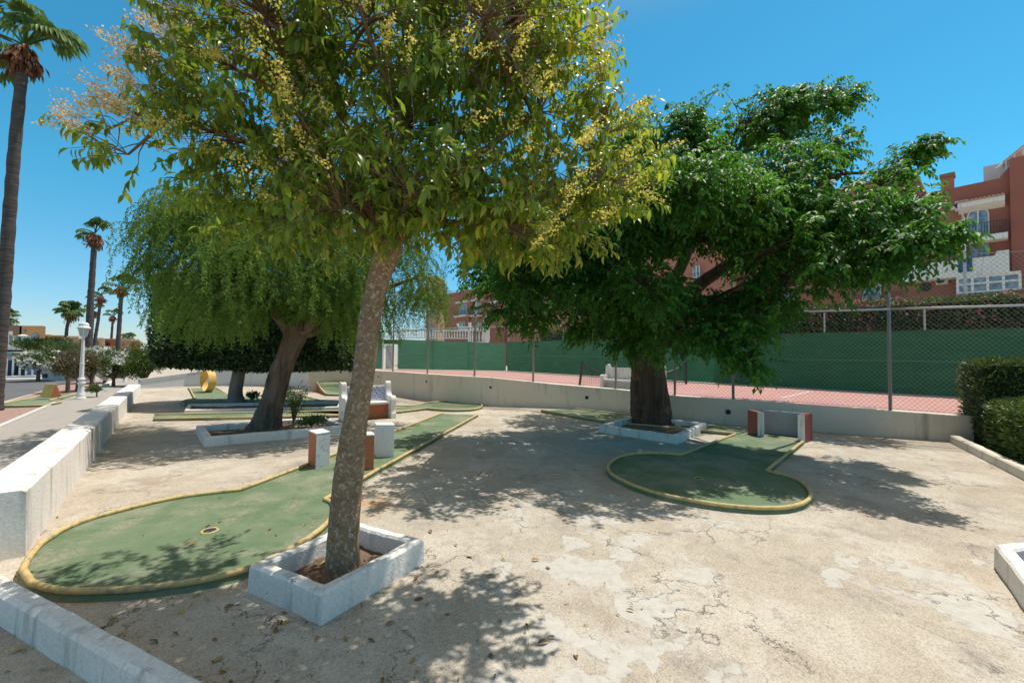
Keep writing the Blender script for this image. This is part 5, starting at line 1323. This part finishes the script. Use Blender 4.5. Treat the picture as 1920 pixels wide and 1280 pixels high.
# clipped dark ficus behind the pepper tree
p = G(445,758); t = thing('clipped_ficus', 'dense dark tree clipped to a long box crown on a grey trunk', 'tree', p)
bark_tube([Vector((p.x-.02,p.y,-.02)), W(442,735,p.y), W(447,705,p.y), W(449,680,p.y), W(452,660,p.y)], [.27,.20,.18,.18,.20], 22, 6, .06, 4, .05, flare=.2).build('trunk', M_bark4, t, smooth=True)
yf = p.y-1.3
x0, x1 = W(258,600,yf).x, W(655,600,yf).x; z0 = W(400,696,yf).z; z1 = W(400,505,yf).z
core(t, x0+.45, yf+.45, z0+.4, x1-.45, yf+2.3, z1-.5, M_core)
mass(t, 'foliage', [(x0,yf,z0,x1,yf+2.8,z1)], 42000, .13, M_lf4, aspect=.5, up=.2)
cl = [(x0+1+(x1-x0-2)*(k+.5)/12, p.y+random.uniform(-.8,.8), z0+1.2, 1, 1, 1) for k in range(12)]
Ls = limb_paths(W(451,672,p.y), [Vector(c[:3]) for c in cl[:12]], .1); limbs_mesh(Ls, .09, .03, 8).build('limb', M_bark4, t)
# hedges
def hedge(label, x0,y0,x1,y1,z0,z1, n, size, mat, ang=0, name='hedge', aspect=.45, flowers=None, nf=0):
    t = thing(name, label, 'hedge', ((x0+x1)/2,(y0+y1)/2,0))
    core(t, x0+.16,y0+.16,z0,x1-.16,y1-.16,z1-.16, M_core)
    mass(t, 'foliage', [(x0,y0,z0,x1,y1,z1)], n, size, mat, aspect=aspect)
    if flowers: mass(t, 'blossom', [(x0-.03,y0-.03,z0,x1+.03,y1+.03,z1+.04)], nf, size*.9, flowers, aspect=.9, gap=.25)
    return t
# right hand hedge bed : local frame along its kerb
def hedge_at(label, a, d, length, depth, z0, z1, n, size, mat, name='hedge', flowers=None, nf=0, gap=.25, cat='hedge', aspect=.42):
    # a: front left foot (world), d: unit direction along the front, hedge extends to the left-back normal
    ang = math.atan2(d.y, d.x)
    M = Matrix.Translation(a) @ Matrix.Rotation(ang,4,'Z')
    t = thing(name, label, cat, a, ang)
    sv = MW[t.name]; MW[t.name] = Matrix.Identity(4)
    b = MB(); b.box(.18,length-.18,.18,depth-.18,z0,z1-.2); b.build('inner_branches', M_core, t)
    mass(t, 'foliage', [(0,0,z0,length,depth,z1)], n, size, mat, aspect=aspect)
    if flowers: mass(t, 'blossom', [(-.03,-.03,z0,length+.03,depth+.03,z1+.05)], nf, size*.8, flowers, aspect=.9, gap=gap)
    MW[t.name] = sv
    return t
hd = (h1-h0).normalized(); ha = h0+Vector((.0,.0,0))
hn = Vector((-hd.y,hd.x,0))
# hd points towards the camera; bed lies to the right-back of the kerb (hn side)
hedge_at('lower clipped hedge behind the beige kerb, in front of the taller hedge', h0+hn*.07+hd*.62, hd, 5.0, 1.3, .02, 1.0, 17000, .085, M_lf5)
hedge_at('taller clipped hedge at the right edge, behind the lower one', h0+hn*.07-hd*1.0, hd, 1.55, 4.5, .02, 1.84, 17000, .085, M_lf5)
# bougainvillea hedge behind the right windbreak
a = cM+Vector((.35,.25,0))-(-nl)*0; dR = (cR-cM).normalized(); off = Vector((-dR.y,dR.x,0))
hedge_at('long flowering hedge with pink blossom above the green windbreak', cM-dR*1.5+off*.35, dR, 14.5, 1.1, 2.3, 3.42, 16000, .13, M_lf5, name='flowering_hedge', flowers=M_pfl, nf=5200, gap=.35)
hedge_at('small reddish shrubs above the green windbreak left of the thick trunk', G(1000,697,ZC)+Vector((.3,.5,0)), (cM-cL).normalized(), 9, 1.0, 1.6, 3.0, 6000, .16, M_lf6, name='flowering_hedge', flowers=M_pfl, nf=1600, gap=.3)
# --- shrubs
def shrub(label, px, py, rx, rz, Y, n, mat, size, name='shrub', cat='shrub', trunk=None, flowers=None, nf=0, ry=None, clumps=None, group=None, up=True, fgap=.1, trunk_r=.06, gap=-.6):
    c = W(px,py,Y); foot = Vector((c.x if trunk is None else W(trunk,py,Y).x, Y, 0))
    t = thing(name, label, cat, foot, group=group)
    rng = random.Random(px); cl = clumps or [(c.x+rx*.6*math.cos(a)*rng.uniform(.4,1), Y+(ry or rx)*.5*math.sin(a), c.z+rz*rng.uniform(-.45,.45), rx*.5, (ry or rx)*.5, rz*.5) for a in [k*2*math.pi/9 for k in range(9)]]+[(c.x,Y,c.z,rx*.6,(ry or rx)*.6,rz*.6)]
    P, Dr = in_clumps(cl, n, .45, gap, 2.2, px); P[:,2] = np.maximum(P[:,2], .03)
    leaves('foliage', P, Dr*.6+RNG.normal(size=P.shape)*.5+np.array([0,0,.5]), Dr+RNG.normal(size=P.shape)*.5, RNG.uniform(.7,1.3,n)*size, RNG.uniform(.7,1.2,n)*size*.3, T_DIA, mat, t)
    if flowers:
        P, Dr = in_clumps(cl, nf, .15, fgap, 2.6, px+1)
        leaves('blossom', P+Dr*.05, Dr+RNG.normal(size=P.shape)*.8, Dr+RNG.normal(size=P.shape), RNG.uniform(.7,1.3,nf)*size*.75, RNG.uniform(.7,1.3,nf)*size*.7, T_DIA, flowers, t)
    fk = Vector((foot.x, Y, max(.15, (c.z-rz)*.9)))
    b = MB(); b.tube([foot, fk], [trunk_r*1.3, trunk_r], 7)
    for p_ in limb_paths(fk, [Vector(q[:3]) for q in cl], .3): b.tube(p_, [trunk_r*.7*(1-i/(len(p_)))+.008 for i in range(len(p_))], 5)
    b.build('stems', M_twig, t)
    return t
shrub('white flowering oleander tree in front of the house gates', 78, 674, .95, .62, 22.5, 3000, M_lf6, .16, name='oleander', trunk=73, flowers=M_wfl, nf=2000, trunk_r=.07)
shrub('green leafy bush behind the white oleander tree', 85, 648, 1.5, .55, 26.2, 3600, M_lf5, .18)
shrub('greyish green shrub in front of the row of houses, left of the near lamp', 128, 655, 1.2, .60, 24, 2600, M_lf6, .16)
shrub('thin brownish shrub tree on a single slim stem left of the near lamp', 124, 682, .62, .62, 16.8, 2200, M_lf7, .12, trunk=129, flowers=M_wfl, nf=60, trunk_r=.06, gap=-.2)
shrub('brownish olive shrub directly behind the near lamp', 158, 686, .55, .62, 17.5, 2300, M_lf7, .12, trunk=148, trunk_r=.07)
shrub('dull green shrub just right of the near lamp', 178, 685, .55, .60, 18.0, 2200, M_lf6, .12, trunk=173, trunk_r=.06, flowers=M_wfl, nf=120)
shrub('large white flowering oleander right of the palm trunk', 198, 672, .95, .75, 22.0, 3400, M_lf6, .15, name='oleander', flowers=M_wfl, nf=2900)
shrub('low white flowering oleander beside the far grey path', 214, 690, .62, .52, 20.0, 2400, M_lf6, .14, name='oleander', flowers=M_wfl, nf=1600)
shrub('small leafy seedling at the foot of the near lamp', 182, 727, .28, .16, 15.5, 500, M_lf6, .10, trunk_r=.02)
shrub('bright green shrub behind the oleanders at the end of the path', 222, 670, 1.6, .7, 34, 3000, M_lf5, .22)
shrub('dark green shrub mass at the end of the path left of the clipped tree', 272, 676, .95, .98, 20.5, 6000, M_lf5, .14, gap=None)
shrub('spindly green sapling growing beside the leaning trunk', 556, 745, .30, .55, 9.6, 620, M_lf6, .075, name='sapling', trunk=552, trunk_r=.012, gap=-.1)
shrub('low weeds growing in the planter right of the leaning trunk', 585, 790, .42, .12, 9.15, 900, M_lf6, .07, trunk_r=.01)
shrub('small weeds behind the grey ficus trunk', 475, 741, .25, .14, 14.0, 300, M_lf6, .10, trunk_r=.012)
# --- palms
def palm(label, base_px, crown_px, Y, r, crown_r, lean=None, fronds=26, n_skirt=700, full=False, skirt=(.45,.5), mids=(), dirs=None):
    (bx, by), (cx_, cy_) = base_px, crown_px
    b0 = W(bx, 700, Y); b0.z = 0 if by is None else 0; c = W(cx_, cy_, Y)
    t = thing('palm_tree', label, 'palm tree', b0, group='tall fan palms along the street')
    P_ = [b0]+[W(x,y,Y) for x, y in mids]+[c]
    S_ = smooth_path([tuple(q) for q in P_], max(10, int(48/len(P_)))); m = len(S_)
    b = MB(); b.tube([q for q in S_], [r*(1.25-.35*i/m if i > 3 else 1.35-.05*i)*(1+.05*math.sin(i*2.1)) for i in range(m)], 14, jitter=lambda i,k,n: 1+random.uniform(-.03,.03)); b.build('trunk', M_trunkp, t, smooth=True)
    # dry skirt of old leaf bases
    d = unit(RNG.normal(size=(n_skirt,3))); P = np.array(tuple(c))+d*np.array([skirt[0],skirt[0],skirt[1]])*(RNG.random(n_skirt)**.3)[:,None]*np.where(d[:,2:3] > 0, .7, 1.15)*(1+.28*pnoise(d*2,1.5,int(cx_)))[:,None]-np.array([0,0,skirt[1]*.5])
    leaves('dry_skirt', P, d*.5+np.array([0,0,-.9]), d+RNG.normal(size=d.shape)*.3, RNG.uniform(.12,.30,n_skirt)*crown_r/1.3, RNG.uniform(.04,.08,n_skirt)*crown_r/1.3, T_DIA, M_dryfr, t)
    # fan fronds
    LP, LD, LN, LL = [], [], [], []; st = MB()
    for k in range(fronds):
        if dirs: az, el = dirs[k%len(dirs)]; az = R(az)+random.uniform(-.15,.15); el = R(el)+random.uniform(-.1,.1)
        else: az = k*2.4+random.uniform(-.2,.2); el = random.uniform(-.65,1.25) if full else random.uniform(-.1,1.3)
        dv = np.array([math.cos(az)*math.cos(el), math.sin(az)*math.cos(el), math.sin(el)]); Ls_ = crown_r*random.uniform(.45,.6)
        hub = np.array(tuple(c))+np.array([0,0,.2])+dv*Ls_; droop = np.array([0,0,-.12*crown_r])
        st.tube([Vector(tuple(c))+Vector((0,0,.1)), Vector(tuple(np.array(tuple(c))+dv*Ls_*.5+np.array([0,0,.16]))), Vector(tuple(hub))], [.035,.025,.018], 4)
        sv = unit(np.cross(dv, [0,0,1.0])[None])[0]; nv = np.cross(sv, dv); nl_ = 26
        for j in range(nl_):
            a = (j/(nl_-1)-.5)*R(230); dd = dv*math.cos(a)+sv*math.sin(a); L_ = crown_r*random.uniform(.42,.58)*(1-.25*abs(a)/2)
            mid = hub+dd*L_*.5+np.array([0,0,-.03*crown_r])
            LP += [hub, mid]; LD += [dd+np.array([0,0,-.08]), dd*.55+np.array([0,0,-.75])]; LN += [nv+.2*dd, nv+.4*dd]; LL += [L_*.55, L_*.62]
    st.build('frond_stalks', M_lf2, t)
    LP, LD, LN, LL = map(np.array, (LP,LD,LN,LL)); leaves('fronds', LP, LD, LN, LL, np.full(len(LL), crown_r*.055), T_DIA, M_frond, t)
    return t
palm('tallest and nearest fan palm rising up the left edge of the photo', (-6,None), (46,92), 11.8, .13, 1.5, mids=((-4,680),(8,540),(18,400),(30,250)), dirs=[(10,25),(-15,10),(100,75),(190,15),(170,-25),(80,60),(150,50),(200,-50),(60,70),(-40,35),(120,80),(260,30)], fronds=14, skirt=(.30,.42), n_skirt=500)
palm('second tall fan palm with wind blown crown behind the near lamp', (162,None), (178,440), 27, .155, 1.35, mids=((166,640),(170,560),(174,500)), dirs=[(110,75),(170,-10),(80,80),(140,60),(175,10),(20,60)], fronds=9, skirt=(.40,.50))
palm('fan palm with small crown partly behind the pepper tree foliage', (218,None), (228,538), 31, .125, 1.3, mids=((221,650),(225,590)), dirs=[(150,40),(100,70),(20,30),(60,60),(190,10),(-10,-5)], fronds=9, skirt=(.32,.42))
palm('bushy full crowned fan palm with slightly bent trunk over the houses', (123,None), (133,584), 44, .13, 1.35, mids=((124,640),(126,612)), fronds=44, full=True, n_skirt=900, skirt=(.45,.7))
palm('slim fan palm just right of the thick trunk behind the near lamp', (176,None), (189,555), 40, .12, 1.2, mids=((178,640),(184,600)), dirs=[(100,70),(170,20),(10,20),(60,50),(200,-10)], fronds=10, skirt=(.3,.4))
palm('fan palm mostly hidden behind the thick palm trunk', (168,None), (175,583), 44, .13, 1.2, mids=((170,650),), dirs=[(170,30),(190,5),(100,60),(20,40),(60,60)], fronds=9, skirt=(.35,.45))
palm('small distant fan palm between two slim trunks', (207,None), (212,592), 52, .12, 1.15, mids=((208,650),), dirs=[(100,60),(170,40),(190,10),(20,30),(60,70)], fronds=10, skirt=(.28,.4))
palm('far palm crown showing behind the tallest palm at the left edge', (8,None), (10,596), 46, .2, 1.3, fronds=30, full=True, skirt=(.6,.6))
palm('tiny far palm crown just above the orange house end', (240,None), (241,634), 75, .2, 1.3, fronds=22, full=True, skirt=(.4,.4))
# --- fallen leaves: nobody could count them
n = 800
px = RNG.uniform(-60,1250,n); py = RNG.uniform(950,1290,n); keep = RNG.random(n) < np.clip(1.25-px/1100,.12,1)
px, py = px[keep], py[keep]
L_ = [G(a,b_) for a, b_ in zip(px,py)]
extra = [Vector((-1.25+random.gauss(0,.16), 3.2+random.gauss(0,.16), .06)) for _ in range(90)]
extra += [g(393+random.gauss(0,150), 985+random.gauss(0,40))+Vector((0,0,.006)) for _ in range(26)]
P = np.array([tuple(p+Vector((0,0,.010))) for p in L_]+[tuple(p) for p in extra]); n = len(P)
ang = RNG.uniform(0,6.28,n); D = np.stack([np.cos(ang),np.sin(ang),RNG.uniform(-.1,.35,n)],1)
szs = RNG.choice([.018,.03,.055,.075], n, p=[.5,.27,.15,.08])
o = leaves('fallen_leaves', P, D, np.array([0,0,1.0])+RNG.normal(size=P.shape)*.25, szs, szs*.34, T_LANCE, M_litter, None)
tag(o, 'scattered dry brown and yellow leaves on the concrete under the near tree', 'fallen leaves', kind='stuff')
